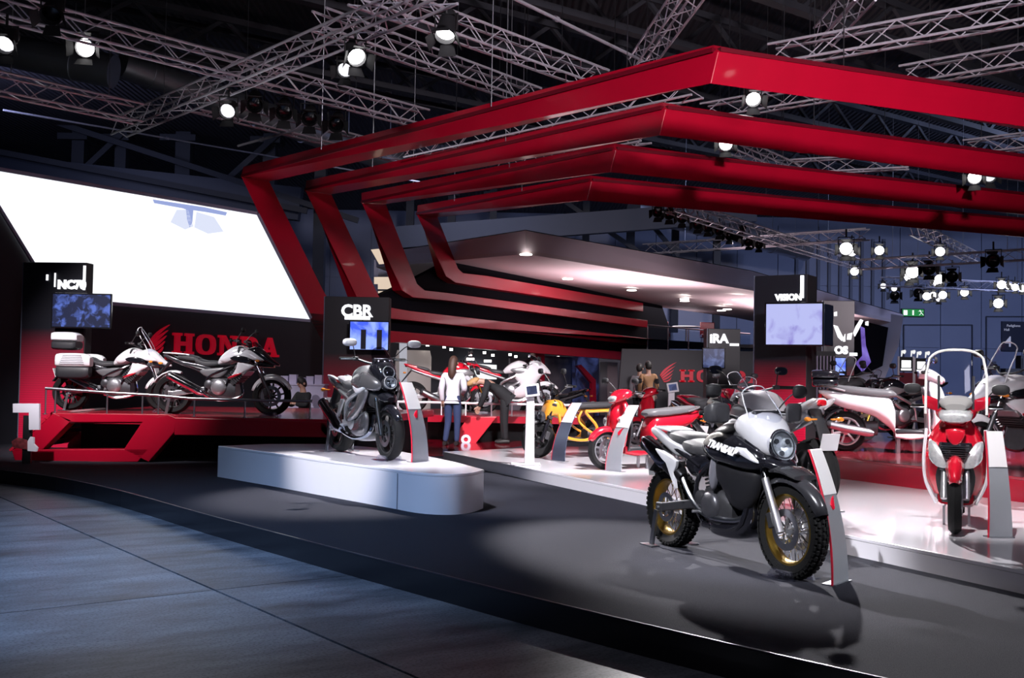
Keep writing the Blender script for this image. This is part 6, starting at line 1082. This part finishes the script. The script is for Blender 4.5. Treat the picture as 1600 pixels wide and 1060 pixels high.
p = dp(999, 600, 30.1); person((p.x, 30.1, CZ), R(150), 'man in a grey jacket left of the man in brown', STANDJ, GRYC, BLKC, HAIRD, sc=1.02)
sj = dict(pelvis=(0, .0, .50), chest=(0, -.05, .84), neck=(0, -.06, 1.02), head=(0, -.10, 1.14), shl=(.17, -.04, .94), shr=(-.17, -.04, .94), ell=(.22, -.16, .70), elr=(-.22, -.16, .70), wrl=(.10, -.34, .74), wrr=(-.10, -.34, .74), hpl=(.09, -.04, .48), hpr=(-.09, -.04, .48), knl=(.10, -.42, .48), knr=(-.10, -.42, .48), anl=(.10, -.42, .07), anr=(-.10, -.42, .07))
st_ = thing('stool', (dp(476, 650, 22.3).x, 22.3, CZ), 0, 'low dark stool under the seated person', 'stool'); m = MB(); m.lathe([(0, .36), (.17, .36), (.18, .39), (.17, .42), (0, .42)], (0, 0, 0), (0, 0, 1), 20); m.build('seat', BLK, st_)
for i in range(4): a = i*pi/2+.6; m = MB(); m.tube([(.12*math.cos(a), .12*math.sin(a), .37), (.17*math.cos(a), .17*math.sin(a), 0)], .014, 6); m.build('leg', STEEL, st_)
person((dp(476, 650, 22.3).x, 22.3, CZ), R(-40), 'dark haired person sitting behind the guard rail', sj, BLKC, BLKC, HAIRD)
# ------------------------------------------------------------------ small furnishings
kc = thing('white_counter', (dp(462, 650, 23.0).x, 23.0, CZ), 0, 'pale counter behind the seated person', 'counter'); m = MB(); m.box((0, .25, .55), (1.15, .5, 1.10)); m.build('body', mat('lavender_white', (.52, .48, .68), .5), kc, bevel=.01, smooth=False); m = MB(); m.box((0, .25, 1.115), (1.2, .56, .03)); m.build('worktop', MATS['lavender_white'], kc, smooth=False)
for i in range(6): m = MB(); hh_ = .12+.03*((i*7) % 3); m.box((kc.location.x-.46+i*.18, 23.2, CZ+1.13+hh_/2), (.15, .2, hh_)); m.box((kc.location.x-.46+i*.18, 23.2, CZ+1.13+hh_+.006), (.155, .205, .012)); tag(m.build('carton', MATS['lavender_white'], smooth=False), 'pale carton in the row on the counter behind the seated person', 'carton', 'cartons on the pale counter')
# white angular step sign at the left end of the ribbon stage
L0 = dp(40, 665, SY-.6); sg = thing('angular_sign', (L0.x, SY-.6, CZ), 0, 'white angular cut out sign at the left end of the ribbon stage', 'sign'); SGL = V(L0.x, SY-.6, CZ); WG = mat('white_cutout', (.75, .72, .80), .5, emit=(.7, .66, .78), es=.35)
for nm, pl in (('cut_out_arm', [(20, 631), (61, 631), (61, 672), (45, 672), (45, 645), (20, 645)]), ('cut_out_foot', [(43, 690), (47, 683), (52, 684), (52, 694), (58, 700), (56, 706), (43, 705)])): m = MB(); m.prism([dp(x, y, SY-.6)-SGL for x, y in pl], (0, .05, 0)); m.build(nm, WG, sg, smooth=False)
m = MB(); m.prism([dp(x, y, SY-.58)-SGL for x, y in ((18, 690), (27, 684), (42, 688), (43, 703), (20, 700))], (0, .04, 0)); m.build('red_print', mat('red_white_print', (.60, .10, .12), .5, noise=.9, nscale=25), sg, smooth=False)
q0 = dp(40, 690, SY-.6)-SGL; m = MB(); m.box((q0.x, .06, (dp(40, 650, SY-.6).z-CZ)/2), (.12, .05, dp(40, 650, SY-.6).z-CZ)); m.build('support_post', DARK, sg, smooth=False)
# mezzanine furniture
tb = thing('round_table', (dp(1072, 540, 44).x, 44, 2.93), 0, 'white round table on the mezzanine beside the iRA tower', 'table'); m = MB(); m.lathe([(0, .70), (.55, .70), (.58, .72), (.55, .75), (0, .75)], (0, 0, 0), (0, 0, 1), 20); m.build('tabletop', WHT, tb); m = MB(); m.lathe([(.28, 0), (.28, .02), (.04, .05), (.04, .70)], (0, 0, 0), (0, 0, 1), 14); m.build('pedestal', STEEL, tb)
for dx, lb in ((-.95, 'dark red lounge chair left of the round mezzanine table'), (.95, 'dark red lounge chair right of the round mezzanine table')):
    ch = thing('lounge_chair', (tb.location.x+dx, 44.3, 2.93), 0, lb, 'chair'); m = MB(); m.box((0, 0, .38), (.6, .55, .16)); m.build('seat', RDARK, ch, bevel=.03); m = MB(); m.box((0, .27, .68), (.6, .12, .55)); m.build('backrest', RDARK, ch, bevel=.03)
    for sx_ in (-1, 1):
        for sy_ in (-1, 1): m = MB(); m.tube([(sx_*.24, sy_*.2, .31), (sx_*.26, sy_*.22, 0)], .02, 6); m.build('leg', STEEL, ch)
